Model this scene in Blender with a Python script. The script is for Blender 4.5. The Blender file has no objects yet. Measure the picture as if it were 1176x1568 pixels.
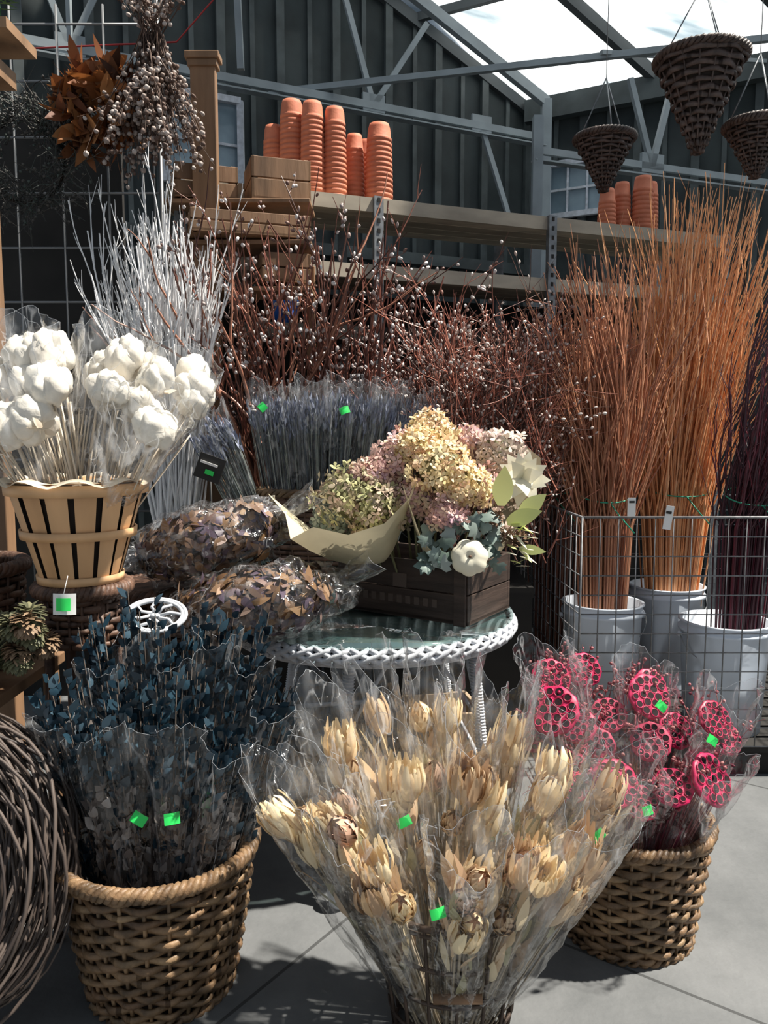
import bpy, math, random
from mathutils import Vector as V, Matrix, noise
R=random.Random(11)
pi=math.pi
def U(a,b): return R.uniform(a,b)
def rv(s=1.0): return V((U(-1,1),U(-1,1),U(-1,1)))*s
scn=bpy.context.scene

# ------------------------------------------------ materials
def mat(name,cols,rough=.6,island=True,nscale=0,nlo=.6,nhi=1.2,bump=0,bscale=60,transl=0,metal=0,spec=.4,stretch=None):
    m=bpy.data.materials.new(name); m.use_nodes=True
    nt=m.node_tree; N=nt.nodes; L=nt.links; N.clear()
    out=N.new('ShaderNodeOutputMaterial'); b=N.new('ShaderNodeBsdfPrincipled')
    b.inputs['Roughness'].default_value=rough; b.inputs['Metallic'].default_value=metal
    b.inputs['Specular IOR Level'].default_value=spec
    tc=N.new('ShaderNodeTexCoord'); mp=N.new('ShaderNodeMapping'); L.new(tc.outputs['Object'],mp.inputs['Vector'])
    if stretch: mp.inputs['Scale'].default_value=stretch
    ramp=N.new('ShaderNodeValToRGB'); el=ramp.color_ramp.elements
    n=len(cols)
    while len(el)<max(n,2): el.new(.5)
    for i in range(len(el)):
        c=cols[min(i,n-1)]; el[i].position=i/max(1,len(el)-1); el[i].color=(c[0],c[1],c[2],1)
    if island:
        g=N.new('ShaderNodeNewGeometry'); L.new(g.outputs['Random Per Island'],ramp.inputs['Fac'])
    else:
        nz=N.new('ShaderNodeTexNoise'); nz.inputs['Scale'].default_value=nscale or 5; nz.inputs['Detail'].default_value=6
        L.new(mp.outputs[0],nz.inputs['Vector'])
        mr=N.new('ShaderNodeMapRange'); mr.inputs[1].default_value=.3; mr.inputs[2].default_value=.7
        L.new(nz.outputs['Fac'],mr.inputs[0]); L.new(mr.outputs[0],ramp.inputs['Fac'])
    col=ramp.outputs['Color']
    if nscale and island:
        nz=N.new('ShaderNodeTexNoise'); nz.inputs['Scale'].default_value=nscale; nz.inputs['Detail'].default_value=5
        L.new(mp.outputs[0],nz.inputs['Vector'])
        mr=N.new('ShaderNodeMapRange'); mr.inputs[1].default_value=.3; mr.inputs[2].default_value=.7
        mr.inputs[3].default_value=nlo; mr.inputs[4].default_value=nhi
        L.new(nz.outputs['Fac'],mr.inputs[0])
        vm=N.new('ShaderNodeVectorMath'); vm.operation='SCALE'
        L.new(col,vm.inputs[0]); L.new(mr.outputs[0],vm.inputs['Scale']); col=vm.outputs[0]
    L.new(col,b.inputs['Base Color'])
    if bump:
        nb=N.new('ShaderNodeTexNoise'); nb.inputs['Scale'].default_value=bscale; nb.inputs['Detail'].default_value=4
        L.new(mp.outputs[0],nb.inputs['Vector'])
        bp=N.new('ShaderNodeBump'); bp.inputs['Strength'].default_value=bump; bp.inputs['Distance'].default_value=.01
        L.new(nb.outputs['Fac'],bp.inputs['Height']); L.new(bp.outputs[0],b.inputs['Normal'])
    sh=b.outputs[0]
    if transl:
        t=N.new('ShaderNodeBsdfTranslucent'); L.new(col,t.inputs['Color'])
        mx=N.new('ShaderNodeMixShader'); mx.inputs[0].default_value=transl
        L.new(sh,mx.inputs[1]); L.new(t.outputs[0],mx.inputs[2]); sh=mx.outputs[0]
    L.new(sh,out.inputs['Surface'])
    return m

def cello_mat(name,lo=.04,hi=.6,rough=.11,tint=(.99,.99,.99),crease=.30,cs=5.0,haze=.14,bump=.8):
    m=bpy.data.materials.new(name); m.use_nodes=True
    nt=m.node_tree; N=nt.nodes; L=nt.links; N.clear()
    out=N.new('ShaderNodeOutputMaterial')
    tr=N.new('ShaderNodeBsdfTransparent'); tr.inputs[0].default_value=(*tint,1)
    gl=N.new('ShaderNodeBsdfGlossy'); gl.inputs['Roughness'].default_value=rough
    df=N.new('ShaderNodeBsdfTranslucent'); df.inputs[0].default_value=(.92,.94,.97,1)
    d2=N.new('ShaderNodeBsdfDiffuse'); d2.inputs[0].default_value=(.92,.94,.97,1)
    md=N.new('ShaderNodeMixShader'); L.new(df.outputs[0],md.inputs[1]); L.new(d2.outputs[0],md.inputs[2])
    lw=N.new('ShaderNodeLayerWeight'); lw.inputs['Blend'].default_value=.3
    tc=N.new('ShaderNodeTexCoord')
    nb=N.new('ShaderNodeTexNoise'); nb.inputs['Scale'].default_value=14; nb.inputs['Detail'].default_value=3; nb.inputs['Distortion'].default_value=1.2
    L.new(tc.outputs['Object'],nb.inputs['Vector'])
    bp=N.new('ShaderNodeBump'); bp.inputs['Strength'].default_value=bump; bp.inputs['Distance'].default_value=.02
    L.new(nb.outputs['Fac'],bp.inputs['Height'])
    L.new(bp.outputs[0],gl.inputs['Normal'])
    pw=N.new('ShaderNodeMath'); pw.operation='POWER'; pw.inputs[1].default_value=2.0; L.new(lw.outputs['Facing'],pw.inputs[0])
    mr=N.new('ShaderNodeMapRange'); mr.inputs[3].default_value=lo; mr.inputs[4].default_value=hi
    L.new(pw.outputs[0],mr.inputs[0])
    mp=N.new('ShaderNodeMapping'); mp.inputs['Scale'].default_value=(1,1,.35); L.new(tc.outputs['Object'],mp.inputs[0])
    n2=N.new('ShaderNodeTexNoise'); n2.inputs['Scale'].default_value=cs; n2.inputs['Detail'].default_value=3; n2.inputs['Distortion'].default_value=.8
    L.new(mp.outputs[0],n2.inputs['Vector'])
    s=N.new('ShaderNodeMath'); s.operation='SUBTRACT'; s.inputs[1].default_value=.5; L.new(n2.outputs['Fac'],s.inputs[0])
    ab=N.new('ShaderNodeMath'); ab.operation='ABSOLUTE'; L.new(s.outputs[0],ab.inputs[0])
    cr=N.new('ShaderNodeMapRange'); cr.inputs[1].default_value=0; cr.inputs[2].default_value=.012; cr.inputs[3].default_value=crease; cr.inputs[4].default_value=0
    L.new(ab.outputs[0],cr.inputs[0])
    # soft milky streaks running along the sleeve
    n3=N.new('ShaderNodeTexNoise'); n3.inputs['Scale'].default_value=cs*3; n3.inputs['Detail'].default_value=2
    L.new(mp.outputs[0],n3.inputs['Vector'])
    hz=N.new('ShaderNodeMapRange'); hz.inputs[1].default_value=.52; hz.inputs[2].default_value=.72; hz.inputs[3].default_value=.006 if haze else 0; hz.inputs[4].default_value=haze
    L.new(n3.outputs['Fac'],hz.inputs[0])
    mxx=N.new('ShaderNodeMath'); mxx.operation='MAXIMUM'; L.new(cr.outputs[0],mxx.inputs[0]); L.new(hz.outputs[0],mxx.inputs[1])
    m0=N.new('ShaderNodeMixShader'); L.new(mxx.outputs[0],m0.inputs[0])
    L.new(tr.outputs[0],m0.inputs[1]); L.new(md.outputs[0],m0.inputs[2])
    mx=N.new('ShaderNodeMixShader'); L.new(mr.outputs[0],mx.inputs[0])
    L.new(m0.outputs[0],mx.inputs[1]); L.new(gl.outputs[0],mx.inputs[2])
    L.new(mx.outputs[0],out.inputs['Surface'])
    return m

M={}
M['edge']=mat('cellophane_edge_glint',[(.5,.53,.57)],.2,island=False,nscale=4,transl=.4)  # pale tube colour paints the highlight along film rims and folds
M['sticker']=mat('green_sticker',[(.03,.68,.12)],.5,island=False,nscale=5)
M['paperw']=mat('white_card',[(.8,.8,.78)],.6,island=False,nscale=5)
M['wick']=mat('wicker',[(.15,.085,.045),(.27,.17,.09),(.20,.12,.065),(.36,.24,.13)],.5,nscale=22,nlo=.22,nhi=1.2,bump=.3,bscale=90)
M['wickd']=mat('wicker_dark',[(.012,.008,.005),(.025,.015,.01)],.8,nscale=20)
M['wickb']=mat('wicker_brown',[(.08,.042,.028),(.13,.07,.045)],.55,nscale=30,bump=.3,nlo=.4,nhi=1.3)
M['wickc']=mat('wicker_cone',[(.05,.032,.026),(.09,.06,.05)],.5,nscale=30,bump=.3,nlo=.4,nhi=1.3)  # darker wicker: the shade on the hanging cones is in the colour
M['white']=mat('white_paint',[(.66,.69,.73),(.55,.58,.64)],.5,nscale=25,nlo=.7,nhi=1.1)
M['wood']=mat('raw_wood',[(.22,.125,.07),(.30,.175,.095),(.17,.10,.055)],.6,nscale=8,nlo=.5,nhi=1.25,bump=.2,bscale=40,stretch=(1,1,.15))
M['slat']=mat('bushel_slat',[(.64,.36,.17),(.72,.44,.23),(.57,.31,.14)],.5,nscale=10,nlo=.75,nhi=1.15,stretch=(1,1,.1))
M['crate']=mat('dark_crate_wood',[(.030,.020,.016),(.052,.034,.026)],.5,nscale=12,nlo=.5,nhi=1.6,bump=.3,bscale=30,stretch=(.3,.3,3))
M['darkw']=mat('dark_bench_wood',[(.012,.011,.010),(.02,.018,.016)],.8,nscale=6)
M['terra']=mat('terracotta',[(.60,.19,.10),(.50,.15,.08),(.66,.25,.14)],.7,nscale=14,nlo=.8,nhi=1.2,bump=.1,bscale=80)
M['hole']=mat('dark_hole',[(.010,.002,.004)],.9,island=False,nscale=5)
M['metal']=mat('galvanised_metal',[(.30,.32,.33),(.24,.25,.26)],.45,nscale=20,metal=.6)
M['rust']=mat('rusty_wire',[(.07,.05,.04),(.12,.085,.065)],.5,metal=.4,nscale=40)
M['cage']=mat('cage_wire',[(.20,.205,.21),(.28,.28,.29)],.4,metal=.5,nscale=30)
M['steel']=mat('painted_truss_steel',[(.29,.33,.35),(.24,.28,.30)],.45,nscale=4,nlo=.8,nhi=1.1)
M['steeld']=mat('dark_rafter_steel',[(.06,.07,.075)],.6,island=False,nscale=4)
M['plast']=mat('white_bucket_plastic',[(.66,.72,.8)],.35,island=False,nscale=4,transl=.2)

# ------------------------------------------------ mesh builder
class MB:
    def __init__(s): s.v=[];s.f=[];s.m=[];s.s=[]
    def add(s,vs,fs,mi=0,smooth=True):
        o=len(s.v); s.v.extend(vs)
        for f in fs: s.f.append(tuple(i+o for i in f))
        s.m.extend([mi]*len(fs)); s.s.extend([smooth]*len(fs))
    def obj(s,name,mats,parent=None,bevel=0):
        me=bpy.data.meshes.new(name)
        xs=[p[0] for p in s.v]; ys=[p[1] for p in s.v]; zs=[p[2] for p in s.v]
        c=V(((min(xs)+max(xs))/2,(min(ys)+max(ys))/2,min(zs)))
        me.from_pydata([(p[0]-c.x,p[1]-c.y,p[2]-c.z) for p in s.v],[],s.f)
        me.polygons.foreach_set('material_index',s.m); me.polygons.foreach_set('use_smooth',s.s)
        for m in mats: me.materials.append(m)
        me.update()
        o=bpy.data.objects.new(name,me); scn.collection.objects.link(o); o.location=c
        if bevel:
            b=o.modifiers.new('bevel','BEVEL'); b.width=bevel; b.segments=2; b.limit_method='ANGLE'
        return o

def tube(mb,pts,rad,sides=5,mi=0,cap=True,smooth=True,closed=False):
    n=len(pts); vs=[];fs=[]; prev=None
    for i in range(n):
        if closed: t=(pts[(i+1)%n]-pts[i-1])
        else: t=(pts[min(i+1,n-1)]-pts[max(i-1,0)])
        if t.length<1e-9: t=V((0,0,1))
        t.normalize()
        if prev is None:
            a=V((0,0,1)) if abs(t.z)<.9 else V((1,0,0))
            nn=t.cross(a).normalized()
        else:
            nn=prev-t*prev.dot(t)
            if nn.length<1e-6: nn=t.orthogonal()
            nn.normalize()
        prev=nn; bb=t.cross(nn)
        r=rad[i] if isinstance(rad,(list,tuple)) else rad
        for k in range(sides):
            a=2*pi*k/sides
            vs.append(pts[i]+nn*(r*math.cos(a))+bb*(r*math.sin(a)))
    m=n if closed else n-1
    for i in range(m):
        j=(i+1)%n
        for k in range(sides):
            k2=(k+1)%sides
            fs.append((i*sides+k,i*sides+k2,j*sides+k2,j*sides+k))
    if cap and not closed:
        fs.append(tuple(range(sides-1,-1,-1))); fs.append(tuple((n-1)*sides+k for k in range(sides)))
    mb.add(vs,fs,mi,smooth)

def box(mb,c,s,mi=0,rot=None):
    c=V(c); vs=[]
    for x in (-1,1):
        for y in (-1,1):
            for z in (-1,1):
                p=V((x*s[0]/2,y*s[1]/2,z*s[2]/2))
                if rot: p=rot@p
                vs.append(c+p)
    mb.add(vs,[(0,1,3,2),(4,6,7,5),(0,4,5,1),(2,3,7,6),(0,2,6,4),(1,5,7,3)],mi,False)
def beam(mb,a,b,w,h,mi=0):
    a=V(a);b=V(b);d=b-a
    q=d.to_track_quat('Y','Z').to_matrix()
    box(mb,(a+b)/2,(w,d.length,h),mi,q)
def lathe(mb,prof,c,seg=24,mi=0,Mx=None,mod=None):
    vs=[];fs=[];n=len(prof)
    for (r,z) in prof:
        for k in range(seg):
            a=2*pi*k/seg; rr=r*(mod(a,z) if mod else 1)
            p=V((rr*math.cos(a),rr*math.sin(a),z))
            vs.append((Mx@p) if Mx else (p+V(c)))
    for i in range(n-1):
        for k in range(seg):
            k2=(k+1)%seg
            fs.append((i*seg+k,i*seg+k2,(i+1)*seg+k2,(i+1)*seg+k))
    mb.add(vs,fs,mi,True)
def frame(base,axis,spin=None):
    q=V(axis).to_track_quat('Z','Y').to_matrix().to_4x4()
    return Matrix.Translation(V(base))@q@Matrix.Rotation(U(0,6.28) if spin is None else spin,4,'Z')
def ellipsoid(mb,c,axis,r,l,mi=0,seg=6,rings=4):
    F=frame(c,axis); prof=[]
    for i in range(rings+1):
        a=pi*i/rings; prof.append((max(.0004,r*math.sin(a)),-l/2*math.cos(a)))
    lathe(mb,prof,None,seg,mi,F)
def leaf(mb,base,d,up,L,W,mi=0,curl=.2,n=4,shape=.9):
    d=V(d).normalized(); side=d.cross(V(up))
    if side.length<1e-4: side=d.orthogonal()
    side.normalize(); nn=side.cross(d)
    vs=[];fs=[]
    for i in range(n+1):
        t=i/n; w=W*.5*math.sin(pi*min(1,(.08+.92*t))**shape)+.0006
        p=V(base)+d*(L*t)+nn*(curl*L*t*t)
        vs+= [p-side*w+nn*(w*.3),p+side*w+nn*(w*.3)]
    for i in range(n): fs.append((2*i,2*i+1,2*i+3,2*i+2))
    mb.add(vs,fs,mi,True)
def grow(mb,p,d,L,r,seg=6,wob=.12,up=.0,mi=0,kids=0,klen=.5,kang=.5,sides=4,cat=None,depth=0,tip=.35,kmin=.3):
    pts=[V(p)];d=V(d).normalized();ds=[d]
    for i in range(seg):
        d=(d+rv(wob)+V((0,0,up))).normalized(); pts.append(pts[-1]+d*(L/seg)); ds.append(d)
    tube(mb,pts,[r*(1-(1-tip)*i/seg) for i in range(seg+1)],sides,mi,cap=False)
    if cat:
        step,r0,l0,cmi,prob=cat
        for i in range(1,seg):
            n=max(1,int((L/seg)/step))
            for k in range(n):
                if R.random()<prob*(.3+i/seg):
                    q=pts[i].lerp(pts[i+1],k/n); o=rv(1).normalized()
                    o=(o-ds[i]*o.dot(ds[i])).normalized()
                    dd=(ds[i]+o*.5).normalized()
                    ellipsoid(mb,q+o*(r+r0*.7)+dd*l0*.3,dd,r0*U(.7,1.2),l0*U(.7,1.2),cmi,5,4)
    for k in range(kids):
        i=int(U(kmin,.95)*seg); i=min(max(i,1),seg-1)
        dd=(ds[i]+rv(kang)).normalized()
        grow(mb,pts[i],dd,L*klen*U(.6,1.1),r*.6,max(3,seg-1),wob,up,mi,max(0,kids-2) if depth<1 else 0,klen,kang,3,cat,depth+1,tip,kmin)

def wrap(mb,A,B,r0,r1,mi,t0=.0,t1=1.0,squash=.8,point=.14,n=44,m=18,sticker=None,amp=.08,em=None,pw=.75,crum=.16):
    A=V(A);B=V(B);ax=(B-A);L=ax.length;ax.normalize()
    F=frame(A,ax,0).to_3x3(); ph=U(0,6.28); sd=rv(20)
    vs=[];fs=[]; best=None
    for i in range(m+1):
        t=i/m
        for k in range(n):
            a=2*pi*k/n
            rr=(r0+(r1-r0)*(t**pw))
            cu=V((math.cos(a),math.sin(a),0))
            nn1=noise.noise(V((cu.x*4.5,cu.y*4.5,t*6))+sd)
            cr=1+amp*math.sin(5*a+ph+2*t)+.18*noise.noise(V((cu.x*2,cu.y*2,t*3))+sd)+crum*(1-2.2*abs(nn1))-crum*.6+.05*noise.noise(V((cu.x*11,cu.y*11,t*16))+sd)
            tt=t0+(t1-t0)*t*(1+point*(abs(math.cos(a*1.0+ph))**2-.5)*(1 if t>.6 else .3))+(.02*noise.noise(cu*6+sd) if i==m else 0)
            loc=V((math.cos(a)*rr*cr,math.sin(a)*rr*cr*squash,L*tt))
            p=A+F@loc; vs.append(p)
            if sticker and abs(t-sticker)<.04:
                sc=-p.y+p.z*.3+U(-.01,.01)
                if best is None or sc>best[0]: best=(sc,p)
    for i in range(m):
        for k in range(n):
            k2=(k+1)%n; fs.append((i*n+k,i*n+k2,(i+1)*n+k2,(i+1)*n+k))
    mb.add(vs,fs,mi,True)
    if em is not None:
        tube(mb,vs[m*n:(m+1)*n],.0004,3,em,closed=True)
        k=R.randint(0,n-1); tube(mb,[vs[i*n+k] for i in range(m+1)],.0004,3,em)
    return best[1] if best else None
def stick(mb,p,mi,w=.026,h=.019,ang=None,n=None):
    n=V(n or (U(-.4,.4),-1,.35)).normalized()
    s=n.cross(V((0,0,1))).normalized(); u=s.cross(n)
    a=U(-.9,.9) if ang is None else ang
    s2=s*math.cos(a)+u*math.sin(a); u2=-s*math.sin(a)+u*math.cos(a)
    p=V(p)+n*.004
    vs=[];fs=[]
    for i in range(5):
        x=-.5+i/4; c=n*(-.25*w*x*x*2)
        vs+=[p+s2*w*x-u2*h/2+c,p+s2*w*x+u2*h/2+c]
    for i in range(4): fs.append((2*i,2*i+2,2*i+3,2*i+1))
    mb.add(vs,fs,mi,True)

def weave(mb,cx,cy,z0,z1,rf,stakes,rows,mi=0,mi_in=1,sx=1,sy=1,amp=.007,tr=.004,stake_r=.004,floor=True,fill=.50):
    h=(z1-z0)/rows; n=stakes*4
    for j in range(rows):
        t=(j+.5)/rows; z=z0+h*(j+.5); rr=rf(t); S=6; jit=U(-.0015,.0015)
        rowf=fill*U(.85,1.1)
        parts=4; st=R.randint(0,n-1)
        for pnum in range(parts):
            k0=st+pnum*n//parts; k1=st+(pnum+1)*n//parts+1; vs=[];fs=[]; cnt=k1-k0+1
            for kk in range(k0,k1+1):
                a=2*pi*kk/n
                off=amp*math.cos(pi*(a*stakes/(2*pi)+j))
                w=rowf+.07*math.sin(3*a+j)
                for q in range(S):
                    b=2*pi*q/S
                    r_=rr+off+math.cos(b)*tr+jit
                    zz=z+math.sin(b)*h*w+.002*math.sin(2*a+j*1.7)
                    vs.append(V((cx+sx*r_*math.cos(a),cy+sy*r_*math.sin(a),zz)))
            for k in range(cnt-1):
                for q in range(S):
                    q2=(q+1)%S; fs.append((k*S+q,(k+1)*S+q,(k+1)*S+q2,k*S+q2))
            mb.add(vs,fs,mi,True)
    for s in range(stakes):
        a=2*pi*s/stakes
        pts=[V((cx+sx*rf(t)*math.cos(a),cy+sy*rf(t)*math.sin(a),z0+(z1-z0)*t)) for t in [i/5 for i in range(6)]]
        tube(mb,pts,stake_r,5,mi)
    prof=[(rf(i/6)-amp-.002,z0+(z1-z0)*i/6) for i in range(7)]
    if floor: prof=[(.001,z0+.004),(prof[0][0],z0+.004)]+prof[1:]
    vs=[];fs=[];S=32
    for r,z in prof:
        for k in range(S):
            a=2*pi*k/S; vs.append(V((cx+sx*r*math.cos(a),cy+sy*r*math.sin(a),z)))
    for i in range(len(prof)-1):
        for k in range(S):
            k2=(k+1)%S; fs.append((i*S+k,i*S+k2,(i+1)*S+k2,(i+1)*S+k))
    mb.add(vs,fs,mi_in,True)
def braid(mb,cx,cy,z,Rr,r,tw,strands=3,mi=0,sx=1,sy=1,sr=None,vz=1,n=160):
    for s in range(strands):
        pts=[]
        for k in range(n):
            a=2*pi*k/n; ph=tw*a+2*pi*s/strands
            rr=Rr+r*math.cos(ph)
            pts.append(V((cx+sx*rr*math.cos(a),cy+sy*rr*math.sin(a),z+vz*r*math.sin(ph))))
        tube(mb,pts,sr or r*.8,6,mi,closed=True)

# ================================================= room shell
C=V((1.42,8.0,0)); dl=V((-.906,-.4226,0)); dr=V((.883,-.469,0)); EZ=4.47; SL=.456
wallm=mat('dark_green_board',[(.024,.033,.034),(.036,.046,.047),(.028,.037,.039)],.75,nscale=3,nlo=.7,nhi=1.3,bump=.1,bscale=20)
batm=mat('batten_paint',[(.058,.072,.074),(.08,.096,.098)],.6,nscale=5)
def wallbox(mb,a,b,z0,z1a,z1b,n,mi,th=.06):
    a=V(a);b=V(b)
    vs=[V((a.x,a.y,z0)),V((b.x,b.y,z0)),V((b.x,b.y,z1b)),V((a.x,a.y,z1a))]
    vs+=[v+n*th for v in vs]
    mb.add(vs,[(0,1,2,3),(7,6,5,4),(0,4,5,1),(1,5,6,2),(2,6,7,3),(3,7,4,0)],mi,False)
nl=V((-.4226,.906,0)); nr=V((.469,.883,0))
mb=MB()
for i in range(14):
    s0=i*.5; s1=s0+.497
    wallbox(mb,C+dl*s0,C+dl*s1,0,EZ+SL*s0,EZ+SL*s1,nl,0)
    a=C+dl*s0-nl*.045; wallbox(mb,a,a+dl*.07,0,EZ+SL*s0-.05,EZ+SL*(s0+.07)-.05,nl,1,.045)
    a=C+dl*(s0+.25)-nl*.025; wallbox(mb,a,a+dl*.04,0,EZ+SL*(s0+.25)-.05,EZ+SL*(s0+.29)-.05,nl,1,.025)
for z in (2.9,5.2): beam(mb,C-nl*.07+V((0,0,z)),C+dl*7-nl*.07+V((0,0,z)),.08,.10,1)
mb.obj('wall_back',[wallm,batm])
mb=MB()
for i in range(12):
    s0=i*.5; s1=s0+.497
    wallbox(mb,C+dr*s0,C+dr*s1,0,EZ,EZ,nr,0)
    a=C+dr*s0-nr*.045; wallbox(mb,a,a+dr*.07,0,EZ-.05,EZ-.05,nr,1,.045)
    a=C+dr*(s0+.25)-nr*.025; wallbox(mb,a,a+dr*.04,0,EZ-.05,EZ-.05,nr,1,.025)
beam(mb,C-nr*.12+V((0,0,EZ-.1)),C+dr*6-nr*.12+V((0,0,EZ-.1)),.1,.2,1)
mb.obj('wall_right',[wallm,batm])
rm=bpy.data.materials.new('polycarbonate_roof'); rm.use_nodes=True
N=rm.node_tree.nodes;L=rm.node_tree.links;N.clear()
o=N.new('ShaderNodeOutputMaterial');t=N.new('ShaderNodeBsdfTranslucent');tr=N.new('ShaderNodeBsdfTransparent');mx=N.new('ShaderNodeMixShader')
tc=N.new('ShaderNodeTexCoord');mp=N.new('ShaderNodeMapping');mp.inputs['Rotation'].default_value=(0,0,.5);mp.inputs['Scale'].default_value=(.6,4,1)
nz=N.new('ShaderNodeTexNoise');nz.inputs['Scale'].default_value=1.6;nz.inputs['Detail'].default_value=6
rp=N.new('ShaderNodeValToRGB');rp.color_ramp.elements[0].position=.36;rp.color_ramp.elements[0].color=(.27,.34,.39,1);rp.color_ramp.elements[1].position=.58;rp.color_ramp.elements[1].color=(.88,.92,.95,1)
L.new(tc.outputs['Object'],mp.inputs[0]);L.new(mp.outputs[0],nz.inputs['Vector']);L.new(nz.outputs['Fac'],rp.inputs[0]);L.new(rp.outputs[0],t.inputs[0])
mx.inputs[0].default_value=.25;L.new(t.outputs[0],mx.inputs[1]);L.new(tr.outputs[0],mx.inputs[2]);L.new(mx.outputs[0],o.inputs[0])
rr_=V((-.906,-.4226,SL))
mb=MB(); Cz=C+V((0,0,EZ))
nrm=dr.cross(rr_).normalized()
if nrm.z<0: nrm=-nrm
for i in range(5):
    for j in range(3):
        a=Cz+dr*(i*1.25+.01)+rr_*(j*1.25+.01); e=dr*1.23; f=rr_*1.23
        vs=[a,a+e,a+e+f,a+f]; vs+=[v+nrm*.012 for v in vs]
        mb.add(vs,[(0,1,2,3),(7,6,5,4),(0,4,5,1),(1,5,6,2),(2,6,7,3),(3,7,4,0)],0,False)
for i in range(6):
    a=Cz+dr*i*1.25-nrm*.06; beam(mb,a,a+rr_*3.75,.07,.10,1)
for j in range(4):
    a=Cz+rr_*j*1.25-nrm*.03; beam(mb,a,a+dr*6.25,.05,.07,1)
mb.obj('ceiling',[rm,M['steeld']])

# floor
fm=bpy.data.materials.new('concrete_floor'); fm.use_nodes=True
N=fm.node_tree.nodes;L=fm.node_tree.links;b=N['Principled BSDF']
tc=N.new('ShaderNodeTexCoord');nz=N.new('ShaderNodeTexNoise');nz.inputs['Scale'].default_value=2.5;nz.inputs['Detail'].default_value=9;nz.inputs['Roughness'].default_value=.65
L.new(tc.outputs['Object'],nz.inputs['Vector'])
rp=N.new('ShaderNodeValToRGB');rp.color_ramp.elements[0].position=.3;rp.color_ramp.elements[0].color=(.075,.08,.083,1);rp.color_ramp.elements[1].position=.7;rp.color_ramp.elements[1].color=(.15,.155,.158,1)
L.new(nz.outputs['Fac'],rp.inputs[0])
mp=N.new('ShaderNodeMapping');mp.inputs['Rotation'].default_value=(0,0,.62);mp.inputs['Location'].default_value=(.25,.1,0)
br=N.new('ShaderNodeTexBrick');br.offset=0;br.inputs['Scale'].default_value=1;br.inputs['Brick Width'].default_value=1.3;br.inputs['Row Height'].default_value=1.3;br.inputs['Mortar Size'].default_value=.005
br.inputs['Color1'].default_value=(1,1,1,1);br.inputs['Color2'].default_value=(1,1,1,1);br.inputs['Mortar'].default_value=(.35,.35,.35,1)
L.new(tc.outputs['Object'],mp.inputs[0]);L.new(mp.outputs[0],br.inputs['Vector'])
ml=N.new('ShaderNodeMixRGB');ml.blend_type='MULTIPLY';ml.inputs[0].default_value=1
L.new(rp.outputs[0],ml.inputs[1]);L.new(br.outputs[0],ml.inputs[2]);L.new(ml.outputs[0],b.inputs['Base Color'])
b.inputs['Roughness'].default_value=.75
n2=N.new('ShaderNodeTexNoise');n2.inputs['Scale'].default_value=60;L.new(tc.outputs['Object'],n2.inputs['Vector'])
bp=N.new('ShaderNodeBump');bp.inputs['Strength'].default_value=.3;bp.inputs['Distance'].default_value=.004;L.new(n2.outputs[0],bp.inputs['Height']);L.new(bp.outputs[0],b.inputs['Normal'])
mb=MB(); box(mb,(0,4,-.05),(16,16,.1)); mb.obj('floor',[fm])

# windows
glass=mat('window_pane',[(.14,.2,.24),(.3,.4,.46)],.15,island=False,nscale=3,spec=.8)
def window(name,a,b,z0,z1,n,mull):
    mb=MB(); a=V(a);b=V(b);d=(b-a)
    p=a-n*.06;q=b-n*.06
    wallbox(mb,p,q,z0,z1,z1,n,0,.02)
    w=.05
    for (s,e) in ((p+V((0,0,z0)),q+V((0,0,z0))),(p+V((0,0,z1)),q+V((0,0,z1))),(p+V((0,0,z0)),p+V((0,0,z1))),(q+V((0,0,z0)),q+V((0,0,z1)))):
        beam(mb,s-n*.03,e-n*.03,w,w,1)
    for k in range(1,mull):
        u=p.lerp(q,k/mull); beam(mb,u+V((0,0,z0))-n*.02,u+V((0,0,z1))-n*.02,.02,.02,1)
    m=(z0+z1)/2; beam(mb,p+V((0,0,m))-n*.02,q+V((0,0,m))-n*.02,.02,.02,1)
    mb.obj(name,[glass,M['white']])
window('window_1',C+dl*2.9,C+dl*3.5,3.3,4.0,nl,2)
window('window_2',C+dr*.22,C+dr*.78,3.38,3.86,nr,3)

# trusses
def truss(a,b,z,gs,w=.075):
    mb=MB(); a=V(a);b=V(b);d=(b-a).normalized()
    beam(mb,a+V((0,0,z)),b+V((0,0,z)),w*.5,w*.8,0)
    beam(mb,a+V((0,0,z-.07)),b+V((0,0,z-.07)),w*1.1,.012,0)
    for g,legs in gs:
        p=a+d*g+V((0,0,z)); q=d.to_track_quat('Y','Z').to_matrix()
        box(mb,p+V((0,0,.02)),(.03,.2,.14),0,q)
        for dx,dz in legs: beam(mb,p,p+d*dx+V((0,0,dz)),.03,.045,0)
    return mb,d
a=C-nl*.4+dl*.1
mb,d=truss(a,a+dl*6.2,4.03,[(1.75,[(-.5,.75),(.38,1.2)]),(4.1,[(.5,1.3),(0,1.3),(-.55,1.2)]),(.7,[(-.35,-.85)])])
beam(mb,a+V((0,0,EZ-.12)),a+rr_*6+V((0,0,EZ-.12)),.06,.09,0)
beam(mb,a+V((0,0,0)),a+V((0,0,EZ-.1)),.09,.09,0)
mb.obj('roof_truss',[M['steel']])
mb,d=truss((1.06,5.8,0),(3.3,6.63,0),3.32,[(1.02,[(-.22,.6),(.2,.75)])],.06)
beam(mb,(1.09,5.81,0),(1.09,5.81,3.55),.07,.07,0)
mb.obj('roof_truss',[M['steel']])
mb=MB(); beam(mb,(-.944,6.8,4.11),(3.1,5.8,4.11),.045,.045,0); beam(mb,(1.6,6.1,4.11),(3.2,6.9,4.40),.03,.03,0)
mb.obj('roof_tie_beam',[M['steel']])
mb=MB(); tube(mb,[V((-2.6,5.6,3.9)),V((-1.4,5.6,3.95)),V((-1.0,5.5,4.3)),V((-.9,5.4,4.8))],.006,4)
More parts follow.
